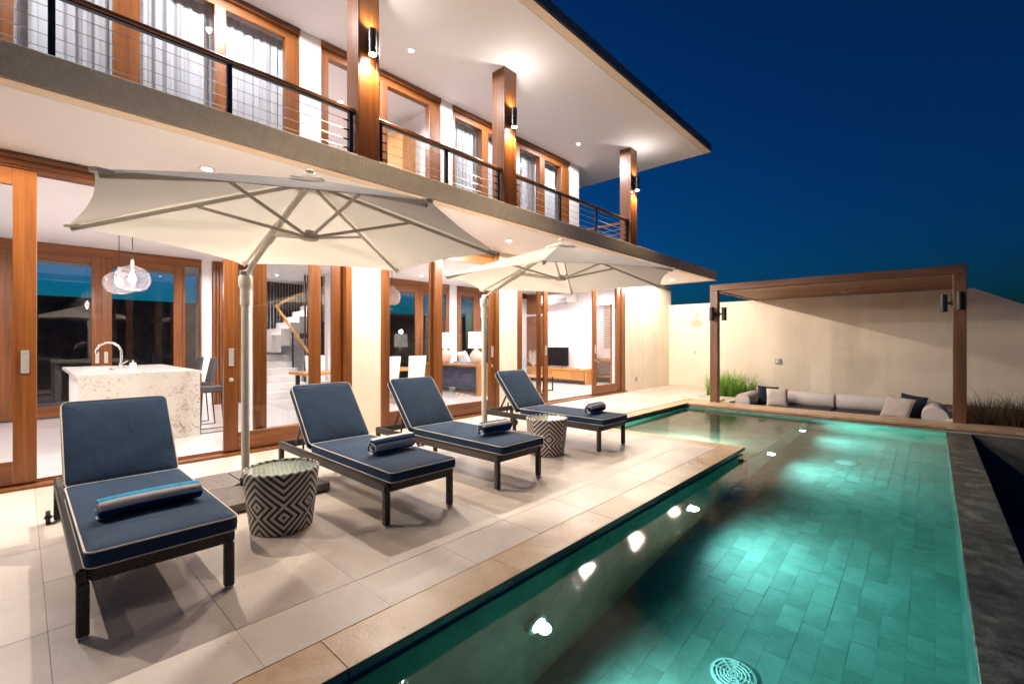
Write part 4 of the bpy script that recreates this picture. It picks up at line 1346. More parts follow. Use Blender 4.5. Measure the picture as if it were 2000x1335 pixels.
LW, LL, FH, CT = 0.66, 2.14, 0.335, 0.08
def make_lounger():
    # local frame: front (foot) edge at x = 0, length towards -x, width 0..LW in y
    t = thing('sun_lounger', 'x', 'sun lounger', (0, 0, 0), 'sun loungers in a row on the terrace')
    for y0 in (0.0, LW - 0.045):
        obj('side_rail', B(-LL, 0, y0, y0 + 0.045, FH - 0.075, FH), wicker, t, bevel=0.010, seg=2, smooth=True)
    obj('end_rail', B(-0.046, -0.001, 0.046, LW - 0.046, FH - 0.074, FH - 0.001), wicker, t, bevel=0.008, seg=2, smooth=True)
    obj('end_rail', B(-LL + 0.001, -LL + 0.046, 0.046, LW - 0.046, FH - 0.074, FH - 0.001), wicker, t, bevel=0.008, seg=2, smooth=True)
    obj('cross_rail', B(-1.45, -1.41, 0.046, LW - 0.046, FH - 0.06, FH - 0.02), wicker, t)
    obj('seat_deck', B(-1.41, -0.047, 0.047, LW - 0.047, FH - 0.02, FH - 0.004), wicker, t)
    for x0, y0 in ((-0.049, 0.001), (-0.049, LW - 0.049), (-LL + 0.001, 0.001), (-LL + 0.001, LW - 0.049)):
        l = obj('leg', B(x0, x0 + 0.048, y0, y0 + 0.048, 0.012, FH - 0.07), wicker, t, bevel=0.006, smooth=True)
        obj('foot', B(x0 + 0.006, x0 + 0.042, y0 + 0.006, y0 + 0.042, 0.0, 0.012), steel, l)
    for y0 in (0.12, LW - 0.165):
        obj('leg', B(-1.62, -1.575, y0, y0 + 0.045, 0.0, FH - 0.06), wicker, t, bevel=0.006)
    for s_, y0 in ((-1, -0.03), (1, LW + 0.03)):
        m = MB()
        m.M = Matrix.Translation((-LL + 0.06, y0, 0.05)) @ Matrix.Rotation(R(90), 4, 'X')
        m.lathe([(0.012, -0.02), (0.012, -0.013), (0.05, -0.013), (0.05, 0.013), (0.012, 0.013), (0.012, 0.02)], n=24)
        wh = obj('wheel', m, rubber, t, smooth=True)
        obj('axle', MB().tube([(-LL + 0.06, y0 - 0.03 * s_, 0.05), (-LL + 0.06, y0 + 0.025 * s_, 0.05)], 0.007, 8), steel, wh)
    # seat cushion
    m = MB(); m.M = Matrix.Translation((-0.70 + 0.02, LW / 2 + 0.018, FH))
    cushion(m, 1.44, LW - 0.02, CT)
    c = obj('seat_cushion', m, navy, t, smooth=True)
    m = MB(); m.M = Matrix.Translation((-0.70 + 0.02, LW / 2 + 0.018, FH))
    cushion_piping(m, 1.44, LW - 0.02, CT)
    obj('piping', m, piping, c, smooth=True)
    # raised back
    ang = R(49.5)
    hx, hz = -1.395, FH + CT - 0.012
    # frame of the back: local x along the slope (towards the head), z out of the front face
    Rm = Matrix.Translation((hx, LW / 2 + 0.018, hz)) @ Matrix(((-math.cos(ang), 0, math.sin(ang), 0), (0, -1, 0, 0), (math.sin(ang), 0, math.cos(ang), 0), (0, 0, 0, 1)))
    m = MB(); m.M = Rm @ Matrix.Translation((0.36, 0, -0.085))
    cushion(m, 0.72, LW - 0.02, CT)
    c = obj('back_cushion', m, navy, t, smooth=True)
    m = MB(); m.M = Rm @ Matrix.Translation((0.36, 0, -0.085))
    cushion_piping(m, 0.72, LW - 0.02, CT)
    obj('piping', m, piping, c, smooth=True)
    m = MB(); m.M = Rm
    m.box(0.02, 0.70, -LW / 2 + 0.05, -LW / 2 + 0.09, -0.125, -0.088)
    m.box(0.02, 0.70, LW / 2 - 0.09, LW / 2 - 0.05, -0.125, -0.088)
    m.box(0.66, 0.70, -LW / 2 + 0.09, LW / 2 - 0.09, -0.125, -0.088)
    m.box(0.06, 0.66, -LW / 2 + 0.09, LW / 2 - 0.09, -0.10, -0.088)
    obj('back_frame', m, wicker, t)
    a = Rm @ Vector((0.33, 0, -0.12))
    for y in (0.07, LW - 0.07):
        obj('strut', MB().bar((a.x, y, a.z), (-1.86, y, FH - 0.03), 0.012, 0.025), black_metal, t)
        obj('strut', MB().bar((a.x + 0.03, y + 0.015, a.z - 0.1), (-1.70, y + 0.015, FH - 0.03), 0.012, 0.02), black_metal, t)
    return t
lg = make_lounger()
spots = [(-2.93, 0.175, 'navy lounger nearest the camera, a flat bright blue striped towel on it'),
         (-3.02, 1.86, 'navy lounger between the large umbrella and the second towel, behind the near drum table'),
         (-3.00, 3.04, 'navy lounger directly left of the far drum table'),
         (-3.10, 4.98, 'navy lounger farthest from the camera, beside the corner of the pool')]
LOUNGE = []
for i, (x, y, lab) in enumerate(spots):
    o = lg if i == 0 else copy_tree(lg)
    place(o, (x, y, 0.0), R((0.0, -0.5, 0.4, -0.2)[i]), lab)
    LOUNGE.append(o)

# ---- towels
def towel(loc, rz, L, rmax, label, mats, sx=1.0, sz=1.0, bend=0.0, band=0.055, turns=3.2, phase=0.0):
    th = 0.011
    n = int(turns * 26)
    path = []
    s = 0.0
    for i in range(n + 1):
        a = 2 * PI * turns * i / n
        r = 0.012 + (rmax - 0.012) * (i / n) ** 0.92
        path.append((r * math.cos(a + phase), r * math.sin(a + phase), r))
    arc = [0.0]
    for i in range(n):
        arc.append(arc[-1] + math.hypot(path[i + 1][0] - path[i][0], path[i + 1][1] - path[i][1]))
    K = 12
    m = MB()
    ring = 2 * (n + 1)
    vs = []
    rr = random.Random(int(L * 1000 + loc[1] * 37))
    for k6 in range(K + 1):
        t_ = k6 / K
        yy = (t_ - 0.5) * L
        edge = 1 - 0.06 * (abs(2 * t_ - 1) ** 8)
        for i in range(n + 1):
            x, z, r = path[i]
            wob = 1 + 0.012 * noise.noise(Vector((x * 30, z * 30, t_ * 4)))
            e2 = 0.006 * math.sin(i * 0.35) * (1 if k6 in (0, K) else 0)
            dx = bend * (1 - (2 * t_ - 1) ** 2)
            vs.append((x * sx * edge * wob + dx, yy + e2, rmax * sz + z * sz * edge * wob))
        for i in range(n + 1):
            x, z, r = path[i]
            q = (r - th * 0.8) / max(r, 1e-4)
            dx = bend * (1 - (2 * t_ - 1) ** 2)
            vs.append((x * q * sx * edge + dx, yy, rmax * sz + z * q * sz * edge))
    for k6 in range(K):
        b0, b1 = k6 * ring, (k6 + 1) * ring
        for i in range(n):
            mi = int((arc[-1] - arc[i]) / band) % len(mats)
            m.f.append([b0 + i, b0 + i + 1, b1 + i + 1, b1 + i]); m.mi.append(mi)
            m.f.append([b0 + n + 1 + i, b1 + n + 1 + i, b1 + n + 2 + i, b0 + n + 2 + i]); m.mi.append(mi)
        m.f.append([b0 + n, b0 + 2 * n + 1, b1 + 2 * n + 1, b1 + n]); m.mi.append(1)
    for b0, fl in ((0, 1), (K * ring, 0)):
        for i in range(n):
            mi = int((arc[-1] - arc[i]) / band) % len(mats)
            q = [b0 + i, b0 + n + 1 + i, b0 + n + 2 + i, b0 + i + 1]
            m.f.append(q if fl else q[::-1]); m.mi.append(mi)
    Mx = Matrix.Translation(loc) @ Matrix.Rotation(rz, 4, 'Z')
    m.v = [Mx @ Vector(p) for p in vs]
    obj('towel', m, mats, smooth=True, label=label, cat='towel', group='rolled striped towels on the loungers', loc=loc)
CZ = FH + CT + 0.010
towel((-3.36, 0.52, CZ), R(2), 0.47, 0.064, 'flattened blue, white and navy striped towel on the nearest lounger', [towel_b, towel_w, towel_n, towel_w], sx=1.15, sz=0.9, bend=-0.02, band=0.056, phase=R(30))
towel((-3.54, 2.25, CZ), R(3), 0.42, 0.074, 'rolled white and navy towel on the second nearest lounger', [towel_w, towel_n], band=0.058, phase=R(36))
towel((-3.42, 3.42, CZ), R(-4), 0.38, 0.072, 'rolled navy and white towel on the lounger left of the far drum table', [towel_n, towel_w], band=0.058, phase=R(38))
towel((-3.41, 5.36, CZ), R(0), 0.36, 0.072, 'rolled navy towel on the farthest lounger', [towel_n, towel_w], band=0.06, phase=R(30))

# ================================================================== DRUM TABLES
def make_drum():
    t = thing('drum_table', 'x', 'side table', (0, 0, 0), 'black and white woven drum tables')
    prof = [(0.208, 0.0), (0.214, 0.006), (0.226, 0.10), (0.238, 0.20), (0.248, 0.30), (0.258, 0.40), (0.263, 0.43), (0.262, 0.446), (0.254, 0.455), (0.246, 0.455), (0.240, 0.447), (0.240, 0.43)]
    obj('woven_body', MB().lathe(prof, n=72), drum_mat, t, smooth=True)
    obj('woven_top', MB().lathe([(0.239, 0.41), (0.239, 0.438), (0.0, 0.438)], n=48), drum_top_mat, t, smooth=True)
    obj('glass_top', MB().lathe([(0.238, 0.441), (0.238, 0.449), (0.0, 0.449)], n=48), table_glass, t, smooth=True)
    return t
dt = make_drum()
place(dt, (-3.645, 1.355, 0), R(-62.4), 'black and white drum table beside the nearest lounger')
place(copy_tree(dt), (-3.57, 4.50, 0), R(-45), 'black and white drum table before the farthest lounger')

# ================================================================== UMBRELLAS
def make_umbrella():
    # local frame: pole at the origin, canopy centre at +x 1.36
    t = thing('cantilever_umbrella', 'x', 'umbrella', (0, 0, 0), 'cream cantilever umbrellas over the loungers')
    cx, RR, zc, za = 1.36, 1.425, 2.136, 2.585
    cor = [Vector((cx + RR * math.cos(k7 * PI / 3), RR * math.sin(k7 * PI / 3), zc)) for k7 in range(6)]
    apex = Vector((cx, 0, za))
    def surf(k7, s, u):
        a, b_ = cor[k7], cor[(k7 + 1) % 6]
        e = a.lerp(b_, u)
        pin = 4 * u * (1 - u)
        e = e.lerp(apex, 0.038 * pin)
        p = apex.lerp(e, s)
        p.z += -0.025 * pin * math.sin(s * PI) + 0.012 * math.sin(s * PI)
        return p
    for k7 in range(6):
        N, M_ = 12, 10
        m = MB()
        vs = []
        for side in (0, 0.004):
            for i in range(N + 1):
                for j in range(M_ + 1):
                    p = surf(k7, 0.02 + 0.98 * i / N, j / M_)
                    vs.append((p.x, p.y, p.z + side))
        W = M_ + 1
        T_ = (N + 1) * W
        fs = []
        for i in range(N):
            for j in range(M_):
                fs.append((i * W + j, i * W + j + 1, (i + 1) * W + j + 1, (i + 1) * W + j))
                fs.append((T_ + i * W + j, T_ + (i + 1) * W + j, T_ + (i + 1) * W + j + 1, T_ + i * W + j + 1))
        for j in range(M_):
            fs.append((N * W + j, N * W + j + 1, T_ + N * W + j + 1, T_ + N * W + j))
        m.add(vs, fs)
        obj('canopy_panel', m, canvas, t, smooth=True)
        # rib under the seam
        a = apex.lerp(cor[k7], 0.03); b_ = apex.lerp(cor[k7], 0.985)
        dn = Vector((0, 0, -0.022))
        obj('rib', MB().bar(a + dn, b_ + dn, 0.018, 0.026), pole_paint, t, bevel=0.003)
        mid = apex.lerp(cor[k7], 0.50) + Vector((0, 0, -0.032))
        hub = Vector((cx, 0, 2.175)) + (cor[k7] - Vector((cx, 0, zc))).normalized() * 0.05
        obj('strut', MB().bar(hub, mid, 0.016, 0.022), pole_paint, t, bevel=0.003)
        tip = MB().bar(cor[k7].lerp(apex, 0.05) + Vector((0, 0, -0.012)), cor[k7].lerp(apex, -0.006) + Vector((0, 0, 0.004)), 0.045, 0.02)
        obj('corner_pocket', tip, canvas, t, bevel=0.004)
    # vent cap
    m = MB()
    for k7 in range(6):
        a = apex + (cor[k7] - apex) * 0.15 + Vector((0, 0, 0.03))
        b_ = apex + (cor[(k7 + 1) % 6] - apex) * 0.15 + Vector((0, 0, 0.03))
        mdd = apex + ((cor[k7] + cor[(k7 + 1) % 6]) / 2 - apex) * 0.13 + Vector((0, 0, 0.02))
        tp = apex + Vector((0, 0, 0.04))
        m.add([tp, a, mdd, b_, tp + Vector((0, 0, -.004)), a + Vector((0, 0, -.004)), mdd + Vector((0, 0, -.004)), b_ + Vector((0, 0, -.004))], [(0, 1, 2), (0, 2, 3), (4, 6, 5), (4, 7, 6), (1, 5, 6, 2), (2, 6, 7, 3)])
    obj('vent_cap', m, canvas, t, smooth=True)
    obj('finial', MB().lathe([(0.03, 0), (0.035, 0.012), (0.012, 0.03), (0, 0.034)], (cx, 0, za + 0.05), 16), pole_paint, t, smooth=True)
    obj('hub', MB().lathe([(0.03, -0.03), (0.06, -0.026), (0.06, 0.018), (0.035, 0.026), (0.03, 0.04)], (cx, 0, 2.175), 24), pole_paint, t, smooth=True)
    # pole, collar, mast arm
    obj('pole', MB().tube([(0, 0, 0.05), (0, 0, 1.80)], 0.0345, 28), pole_paint, t, smooth=True)
    obj('collar', MB().lathe([(0.035, 1.74), (0.045, 1.745), (0.045, 1.90), (0.052, 1.905), (0.058, 1.93), (0.058, 2.0), (0.05, 2.02), (0.0, 2.03)], n=28), pole_paint, t, smooth=True)
    obj('hinge', B(-0.03, 0.05, -0.022, 0.022, 1.98, 2.07), pole_paint, t, bevel=0.006)
    arm = [(0.02, 0, 2.03), (0.35, 0, 2.17), (0.72, 0, 2.325), (1.05, 0, 2.455), (1.33, 0, 2.545)]
    obj('mast_arm', MB().tube(arm, 0.024, 14), pole_paint, t, smooth=True)
    obj('sleeve', MB().tube([(0.56, 0, 2.258), (0.76, 0, 2.342)], 0.036, 14), pole_paint, t, smooth=True)
    obj('brace', MB().bar((0.70, 0, 2.29), (1.31, 0, 2.175), 0.022, 0.03), pole_paint, t, bevel=0.003)
    obj('knob', MB().tube([(0.10, -0.03, 2.03), (0.10, -0.075, 2.03)], 0.02, 12), plastic_grey, t, smooth=True)
    # granite base
    for ax, ay in ((-0.55, -0.55), (0.005, -0.55), (-0.55, 0.005), (0.005, 0.005)):
        m = MB()
        pts = [(ax, ay), (ax + 0.545, ay), (ax + 0.545, ay + 0.545), (ax, ay + 0.545)]
        # cut the corner next to the pole
        out = []
        for (px, py) in pts:
            if abs(px) < 0.01 and abs(py) < 0.01:
                sx_ = 1 if ax >= 0 else -1
                sy_ = 1 if ay >= 0 else -1
                q = [(px + 0.09 * sx_, py), (px, py + 0.09 * sy_)]
                if (sx_ * sy_) > 0:
                    q = q[::-1]
                if ax < 0 and ay < 0 or ax >= 0 and ay >= 0:
                    out += q
                else:
                    out += q
            else:
                out.append((px, py))
        n_ = len(out)
        m.add([(x, y, 0.012) for x, y in out] + [(x, y, 0.078) for x, y in out],
              [tuple(reversed(range(n_))), tuple(range(n_, 2 * n_))] + [(i, (i + 1) % n_, n_ + (i + 1) % n_, n_ + i) for i in range(n_)])
        obj('base_slab', m, slate, t, bevel=0.004)
    cr = MB()
    cr.bar((-0.5, 0, 0.03), (0.5, 0, 0.03), 0.05, 0.035)
    cr.bar((0, -0.5, 0.0305), (0, 0.5, 0.0305), 0.05, 0.034)
    cr.lathe([(0.06, 0.012), (0.06, 0.06), (0.045, 0.07), (0.045, 0.14), (0.035, 0.145)], n=20)
    obj('base_cross', cr, dark_metal, t, smooth=True)
    return t
um = make_umbrella()
place(um, (-4.72, 1.43, 0), R(0.5), 'large cream cantilever umbrella over the two nearest loungers')
place(copy_tree(um), (-4.70, 4.49, 0), R(0), 'smaller looking cream cantilever umbrella over the far drum table')

# ================================================================== KITCHEN AND ROOM FURNITURE
isl = thing('kitchen_island', 'speckled white marble kitchen island with a sink slot', 'kitchen island', (-9.4, 1.15, 0))
obj('end_slab', B(-8.08, -8.02, 0.50, 1.82, 0.0, 0.93), terrazzo, isl, bevel=0.003)
obj('cabinet', B(-10.75, -8.09, 0.56, 1.76, 0.06, 0.92), white_paint, isl)
m = MB()
m.box(-10.85, -8.02, 0.48, 0.70, 0.931, 0.975)
m.box(-10.85, -8.02, 1.02, 1.84, 0.931, 0.975)
m.box(-10.85, -10.15, 0.70, 1.02, 0.931, 0.975)
m.box(-9.25, -8.02, 0.70, 1.02, 0.931, 0.975)
obj('worktop', m, terrazzo, isl)
obj('sink', MB().box(-10.15, -9.25, 0.70, 1.02, 0.80, 0.81).box(-10.15, -9.25, 0.70, 0.702, 0.81, 0.96).box(-10.15, -9.25, 1.018, 1.02, 0.81, 0.96), dark_metal, isl)
obj('faucet', MB().tube([(-9.75, 1.12, 0.975), (-9.75, 1.12, 1.26), (-9.75, 1.09, 1.33), (-9.75, 1.02, 1.385), (-9.75, 0.93, 1.39), (-9.75, 0.85, 1.34), (-9.75, 0.82, 1.27), (-9.75, 0.815, 1.22)], 0.017, 10).tube([(-9.75, 1.12, 0.975), (-9.75, 1.12, 1.06)], 0.032, 12).tube([(-9.74, 1.13, 1.04), (-9.66, 1.19, 1.09)], 0.009, 8), chrome, isl, smooth=True)
t = thing('soap_box', 'small white block beside the kitchen tap', 'soap dispenser', (-9.6, 1.25, 0.975))
obj('body', B(-9.64, -9.56, 1.21, 1.29, 0.976, 1.06), chair_white, t, bevel=0.006)
obj('pump', MB().tube([(-9.6, 1.25, 1.06), (-9.6, 1.25, 1.10)], 0.008, 8), chair_white, t)

def globe(loc, r, label):
    t = thing('pendant_light', label, 'pendant light', loc, 'clear glass globes over the island')
    x, y, z = loc
    prof = [(r * 0.42, -r * 0.80), (r * 0.75, -r * 0.66), (r * 0.97, -r * 0.25), (r, 0.05 * r), (r * 0.88, r * 0.45), (r * 0.6, r * 0.72), (r * 0.25, r * 0.86), (r * 0.1, r * 0.95), (0.018, r * 1.1)]
    obj('globe', MB().lathe([p for p in prof], (x, y, z), 36), frosted_globe, t, smooth=True)
    obj('cord', MB().tube([(x, y, z + r * 1.1), (x, y, 3.19)], 0.006, 6), black_metal, t)
    obj('socket', MB().lathe([(0.022, r * 0.55), (0.022, r * 1.15), (0.012, r * 1.3)], (x, y, z), 14), steel, t, smooth=True)
    obj('bulb', MB().lathe([(0.0, -0.06), (0.035, -0.04), (0.045, 0.0), (0.03, 0.05), (0.018, 0.09)], (x, y, z), 16), bulb_mat, t, smooth=True)
    lamp('POINT', t, (x, y, z - 0.075), P_PENDANT, ROOM, 0.02)
globe((-8.5, 1.10, 2.31), 0.215, 'clear glass globe pendant nearer the terrace, over the marble island')
globe((-9.9, 1.11, 2.37), 0.215, 'clear glass globe pendant farther from the terrace, over the marble island')
t = thing('pendant_light', 'round woven pendant lamp over the dining table', 'pendant light', (-9.6, 6.1, 2.5))
obj('shade', MB().lathe([(0.10, -0.2), (0.17, -0.15), (0.205, -0.03), (0.18, 0.08), (0.10, 0.17), (0.03, 0.24), (0.015, 0.27)], (-9.6, 6.1, 2.5), 28), shade_woven, t, smooth=True)
obj('cord', MB().tube([(-9.6, 6.1, 2.76), (-9.6, 6.1, 3.19)], 0.006, 6), black_metal, t)

def bar_stool(x, y, label):
    t = thing('bar_stool', label, 'bar stool', (x, y, 0), 'charcoal bar stools along the island')
    obj('seat', B(x - 0.2, x + 0.2, y - 0.19, y + 0.19, 0.62, 0.70), chair_grey, t, bevel=0.02, seg=2, smooth=True)
    m = MB()
    m.add([(x - 0.2, y + 0.16, 0.70), (x + 0.2, y + 0.16, 0.70), (x + 0.2, y + 0.21, 0.70), (x - 0.2, y + 0.21, 0.70),
           (x - 0.17, y + 0.24, 1.12), (x + 0.17, y + 0.24, 1.12), (x + 0.17, y + 0.28, 1.12), (x - 0.17, y + 0.28, 1.12)],
          [(0, 3, 2, 1), (4, 5, 6, 7), (0, 1, 5, 4), (1, 2, 6, 5), (2, 3, 7, 6), (3, 0, 4, 7)])
    obj('backrest', m, chair_grey, t, bevel=0.012, smooth=True)
    for sx_ in (-0.18, 0.18):
        obj('leg', MB().tube([(x + sx_, y - 0.17, 0.62), (x + sx_ * 1.1, y - 0.2, 0.012), (x + sx_ * 1.1, y + 0.22, 0.012), (x + sx_, y + 0.17, 0.62)], 0.011, 8), black_metal, t)
    obj('footrest', MB().tube([(x - 0.19, y - 0.185, 0.25), (x + 0.19, y - 0.185, 0.25)], 0.009, 8), black_metal, t)
bar_stool(-8.35, 2.05, 'charcoal bar stool at the terrace end of the marble island')
bar_stool(-9.25, 2.05, 'charcoal bar stool in the middle of the three by the island')
bar_stool(-10.15, 2.05, 'charcoal bar stool farthest from the terrace along the island')

tb = thing('dining_table', 'long oak dining table behind the glass doors', 'dining table', (-9.8, 5.3, 0))
obj('tabletop', B(-10.25, -9.4, 3.95, 6.75, 0.70, 0.755), oak_y, tb, bevel=0.004)
for x, y in ((-10.15, 4.1), (-9.5, 4.1), (-10.15, 6.6), (-9.5, 6.6)):
    obj('leg', B(x - 0.035, x + 0.035, y - 0.035, y + 0.035, 0.0, 0.70), black_metal, tb)
def chair(x, y, d, label):
    t = thing('dining_chair', label, 'dining chair', (x, y, 0), 'white dining chairs with oak legs')
    obj('seat', B(x - 0.22, x + 0.22, y - 0.22, y + 0.22, 0.40, 0.48), chair_white, t, bevel=0.02, seg=2, smooth=True)
    xb = x + d * 0.20
    m = MB()
    m.add([(xb - 0.025, y - 0.215, 0.44), (xb + 0.025, y - 0.215, 0.44), (xb + 0.025, y + 0.215, 0.44), (xb - 0.025, y + 0.215, 0.44),
           (xb + d * 0.08 - 0.02, y - 0.24, 1.08), (xb + d * 0.08 + 0.02, y - 0.24, 1.08), (xb + d * 0.08 + 0.02, y + 0.24, 1.08), (xb + d * 0.08 - 0.02, y + 0.24, 1.08)],
          [(0, 3, 2, 1), (4, 5, 6, 7), (0, 1, 5, 4), (1, 2, 6, 5), (2, 3, 7, 6), (3, 0, 4, 7)])
    obj('backrest', m, chair_white, t, bevel=0.012, smooth=True)
    for sx_ in (-1, 1):
        for sy_ in (-1, 1):
            obj('leg', B(x + sx_ * 0.19 - 0.02, x + sx_ * 0.19 + 0.02, y + sy_ * 0.19 - 0.02, y + sy_ * 0.19 + 0.02, 0.0, 0.40), oak_z, t)
chair(-9.05, 5.56, 1, 'white dining chair with its back to the terrace, cut by the pier edge')
chair(-9.05, 6.26, 1, 'white dining chair with its back to the terrace, left of the door stiles')
chair(-10.5, 4.75, -1, 'white dining chair on the far side of the table, near the stairs')
chair(-10.5, 5.45, -1, 'white dining chair on the far side, hidden mostly behind the pier')
chair(-10.5, 6.35, -1, 'white dining chair at the window end of the table')
t = thing('glass_vase', 'small clear vase on the dining table', 'vase', (-9.8, 5.75, 0.755))
obj('body', MB().lathe([(0.05, 0.756), (0.06, 0.80), (0.05, 0.9), (0.045, 0.95)], (-9.8, 5.75, 0), 18), globe_glass, t, smooth=True)
obj('filling', MB().lathe([(0.04, 0.758), (0.045, 0.80), (0.0, 0.85)], (-9.8, 5.75, 0), 14), ceramic, t, smooth=True)

cn = thing('console_table', 'oak console table behind the blue sofa carrying two lamps', 'console table', (-9.7, 8.15, 0))
obj('top', B(-10.95, -8.55, 7.95, 8.32, 0.76, 0.81), oak_x, cn, bevel=0.003)
for x in (-10.95, -8.61):
    obj('leg', B(x, x + 0.06, 7.95, 8.32, 0.0, 0.758), oak_z, cn, bevel=0.003)
def table_lamp(x, y, label):
    t = thing('table_lamp', label, 'table lamp', (x, y, 0.81), 'pale lamps on the console')
    obj('base', MB().lathe([(0.08, 0.812), (0.13, 0.86), (0.17, 0.97), (0.165, 1.06), (0.11, 1.15), (0.05, 1.19), (0.04, 1.22)], (x, y, 0), 28), ceramic, t, smooth=True)
    obj('shade', MB().lathe([(0.21, 1.24), (0.19, 1.66), (0.185, 1.66), (0.205, 1.245)], (x, y, 0), 32), lampshade, t, smooth=True)
    lamp('POINT', t, (x, y, 1.72), 8, SOFT, 0.06)
table_lamp(-8.82, 8.14, 'pale ceramic table lamp nearer the umbrella pole')
table_lamp(-10.1, 8.14, 'pale ceramic table lamp next to the door stile')
so = thing('sofa', 'slate blue sofa backing onto the oak console table', 'sofa', (-9.7, 8.8, 0))
obj('backrest', B(-10.9, -8.7, 8.36, 8.56, 0.12, 0.80), sofa_blue, so, bevel=0.03, seg=2, smooth=True)
obj('seat', B(-10.9, -8.7, 8.57, 9.25, 0.12, 0.44), sofa_blue, so, bevel=0.04, seg=2, smooth=True)
for x in (-11.05, -8.69):
    obj('armrest', B(x, x + 0.14, 8.36, 9.25, 0.12, 0.60), sofa_blue, so, bevel=0.03, seg=2, smooth=True)
for x, y in ((-10.9, 8.42), (-8.6, 8.42), (-10.9, 9.18), (-8.6, 9.18)):
    obj('leg', B(x, x + 0.05, y, y + 0.05, 0.0, 0.12), black_metal, so)
pillow((-9.75, 8.52, 0.95), 0.42, 0.15, R(180), (R(-25), R(6)), chair_white, 'white cushion standing on the back of the blue sofa', name='sofa_pillow')
t = thing('folded_blanket', 'pale blue blanket laid over the sofa back', 'blanket', (-9.4, 8.45, 0.80))
obj('upper_fold', B(-9.95, -8.95, 8.33, 8.62, 0.835, 0.862), pale_blue, t, bevel=0.01, smooth=True)
obj('lower_fold', B(-10.0, -8.9, 8.335, 8.63, 0.802, 0.834), pale_blue, t, bevel=0.01, smooth=True)
for i, lab in enumerate(('pale slipper on the floor under the console, left one', 'pale slipper on the floor under the console, right one')):
    t = thing('slipper', lab, 'slipper', (-9.15 + 0.2 * i, 7.85, 0))
    m = MB(); m.M = Matrix.Translation((-9.15 + 0.2 * i, 7.85, 0.004))
    m.loops([rrect(0.10, 0.26, 0.045, 0.0, 0.0), rrect(0.10, 0.26, 0.045, 0.0, 0.02), rrect(0.10, 0.26, 0.045, 0.012, 0.026)])
    obj('sole', m, pillow_cloth, t, smooth=True)
    m = MB(); m.M = Matrix.Translation((-9.15 + 0.2 * i, 7.79, 0.03))
    m.loops([rrect(0.10, 0.12, 0.04, 0.0, 0.0), rrect(0.10, 0.12, 0.04, 0.006, 0.03), rrect(0.10, 0.12, 0.04, 0.03, 0.045)])
    obj('strap', m, pillow_cloth, t, smooth=True)

ar = thing('armchair', 'pale blue upholstered armchair beside the coffee table', 'armchair', (-9.9, 10.4, 0))
obj('seat', B(-10.3, -9.55, 10.1, 10.8, 0.14, 0.44), pale_blue, ar, bevel=0.05, seg=3, smooth=True)
obj('backrest', B(-10.3, -9.55, 10.78, 10.96, 0.14, 0.86), pale_blue, ar, bevel=0.05, seg=3, smooth=True)
for x in (-10.42, -9.54):
    obj('armrest', B(x, x + 0.12, 10.1, 10.9, 0.14, 0.62), pale_blue, ar, bevel=0.04, seg=3, smooth=True)
for x, y in ((-10.35, 10.15), (-9.5, 10.15), (-10.35, 10.85), (-9.5, 10.85)):
    obj('leg', B(x, x + 0.04, y, y + 0.04, 0, 0.14), black_metal, ar)
ct = thing('coffee_table', 'low coffee table with a thin black metal frame', 'coffee table', (-8.6, 10.2, 0))
obj('tabletop', B(-9.2, -8.05, 9.75, 10.45, 0.40, 0.42), oak_x, ct)
for x in (-9.2, -8.08):
    m = MB()
    m.box(x, x + 0.03, 9.75, 9.78, 0.0, 0.40).box(x, x + 0.03, 10.42, 10.45, 0.0, 0.40).box(x, x + 0.03, 9.78, 10.42, 0.0, 0.03)
    obj('leg_frame', m, black_metal, ct)
tvc = thing('tv_console', 'long low oak media console under the television', 'tv stand', (-9.5, 12.6, 0))
obj('top', B(-11.1, -8.2, 12.38, 12.86, 0.46, 0.51), oak_x, tvc, bevel=0.003)
obj('cabinet', B(-11.05, -8.30, 12.42, 12.86, 0.14, 0.458), oak_x, tvc, bevel=0.003)
obj('end_panel', B(-8.26, -8.2, 12.38, 12.86, 0.0, 0.458), oak_z, tvc, bevel=0.003)
obj('end_panel', B(-11.1, -11.06, 12.38, 12.86, 0.0, 0.458), oak_z, tvc, bevel=0.003)
for x in (-10.1, -9.2):
    obj('drawer_front', B(x - 0.42, x + 0.42, 12.405, 12.419, 0.17, 0.44), oak_x, tvc, bevel=0.003)
tv = thing('television', 'black flat television standing on the oak console', 'television', (-9.6, 12.6, 0.51))
obj('screen', B(-10.15, -9.06, 12.58, 12.62, 0.58, 1.22), screen_dark, tv, bevel=0.004)
for x in (-9.95, -9.26):
    obj('foot', MB().bar((x, 12.46, 0.518), (x, 12.60, 0.60), 0.02, 0.014), black_metal, tv)
    obj('foot', MB().bar((x, 12.74, 0.518), (x, 12.60, 0.60), 0.02, 0.014), black_metal, tv)
t = thing('coral_ornament', 'pale fan coral ornament standing on the media console', 'ornament', (-10.6, 12.6, 0.51))
rr = random.Random(5)
m = MB()
for i in range(16):
    a = R(20 + 140 * i / 15)
    l_ = rr.uniform(0.35, 0.5)
    m.tube([(-10.6, 12.6, 0.56), (-10.6 + math.cos(a) * l_ * 0.5, 12.6 + rr.uniform(-.02, .02), 0.60 + math.sin(a) * l_ * 0.55), (-10.6 + math.cos(a) * l_ * 0.75, 12.6, 0.60 + math.sin(a) * l_ * 1.2)], [0.02, 0.014, 0.01], 6)
obj('branches', m, coral_mat, t, smooth=True)
obj('stand', MB().lathe([(0.07, 0.512), (0.07, 0.54), (0.03, 0.57)], (-10.6, 12.6, 0), 18), oak_z, t, smooth=True)
t = thing('remote_control', 'small dark remote on the media console', 'remote', (-8.6, 12.5, 0.51))
obj('body', B(-8.68, -8.52, 12.47, 12.51, 0.512, 0.53), black_metal, t, bevel=0.004)
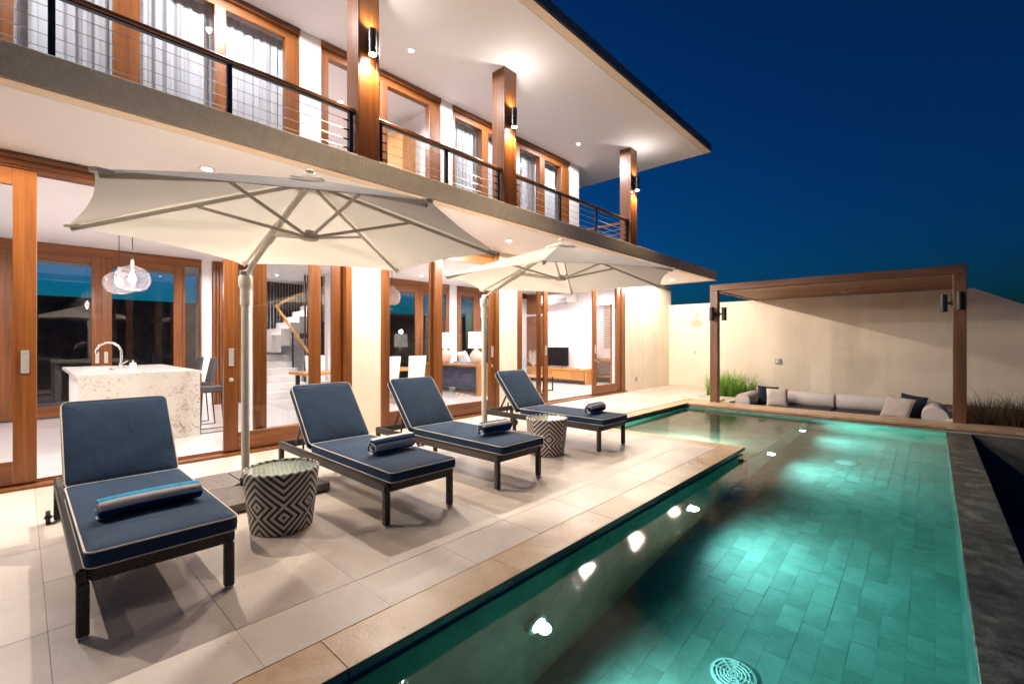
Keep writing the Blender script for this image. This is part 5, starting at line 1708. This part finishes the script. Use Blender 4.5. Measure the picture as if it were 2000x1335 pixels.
obj('buttons', MB().box(-8.66, -8.60, 12.48, 12.50, 0.531, 0.533), plastic_grey, t)
ac = thing('air_conditioner', 'white wall air conditioner high above the television', 'air conditioner', (-9.6, 12.75, 2.7))
obj('body', B(-10.35, -8.9, 12.62, 12.89, 2.76, 3.06), white_paint, ac, bevel=0.015, seg=2, smooth=True)
obj('air_outlet', B(-10.3, -9.15, 12.60, 12.64, 2.70, 2.77), plain('grey_outlet', (0.16, 0.15, 0.15), 0.6), ac)
fin = B(-0.012, 0.012, -0.005, 0.005, 0, 0.12).mesh('fin', plastic_grey)
for i in range(24):
    piece('fin', fin, ac, (-10.28 + i * 0.048, 12.612, 2.79))

# ================================================================== TREES BEYOND THE POOL (seen mirrored in the kitchen glass)
def tree(x, y, h, cr, seed, label):
    r = random.Random(seed)
    t = thing('garden_tree', label, 'tree', (x, y, -1.45), 'dark trees beyond the pool' if x > 0 else 'dark trees behind the house')
    m = MB()
    m.tube([(x, y, -1.45), (x + r.uniform(-.2, .2), y, h * 0.3), (x + r.uniform(-.4, .4), y + r.uniform(-.4, .4), h * 0.75)], [0.22, 0.16, 0.05], 8)
    for i in range(7):
        a = r.random() * 6.28
        z0 = h * r.uniform(0.3, 0.55)
        m.tube([(x, y, z0), (x + math.cos(a) * cr * 0.4, y + math.sin(a) * cr * 0.4, z0 + cr * 0.3), (x + math.cos(a) * cr * 0.75, y + math.sin(a) * cr * 0.75, z0 + cr * 0.7)], [0.08, 0.05, 0.02], 6)
    obj('trunk', m, bark_mat, t, smooth=True)
    m = MB()
    cl = [(x + r.gauss(0, cr * 0.42), y + r.gauss(0, cr * 0.42), h * 0.65 + r.gauss(0, h * 0.16)) for _ in range(34)]
    for i in range(5200):
        c = cl[r.randrange(len(cl))]
        p = Vector((c[0] + r.gauss(0, cr * 0.16), c[1] + r.gauss(0, cr * 0.16), c[2] + r.gauss(0, cr * 0.13)))
        a = Vector((r.uniform(-1, 1), r.uniform(-1, 1), r.uniform(-1, 1))).normalized() * 0.11
        b_ = a.cross(Vector((r.uniform(-1, 1), r.uniform(-1, 1), r.uniform(-1, 1)))).normalized() * 0.05
        m.add([p - a, p + b_, p + a, p - b_], [(0, 1, 2, 3)])
    obj('crown', m, leaf_mat, t)
for i, (x, y, h, cr) in enumerate([(19, 0.5, 5.2, 2.6), (21, 5.5, 6.4, 3.0), (18, 9.5, 4.8, 2.4), (23, 13.5, 7.0, 3.4)]):
    tree(x, y, h, cr, 70 + i, 'dark leafy tree beyond the pool, mirrored in the kitchen glass')
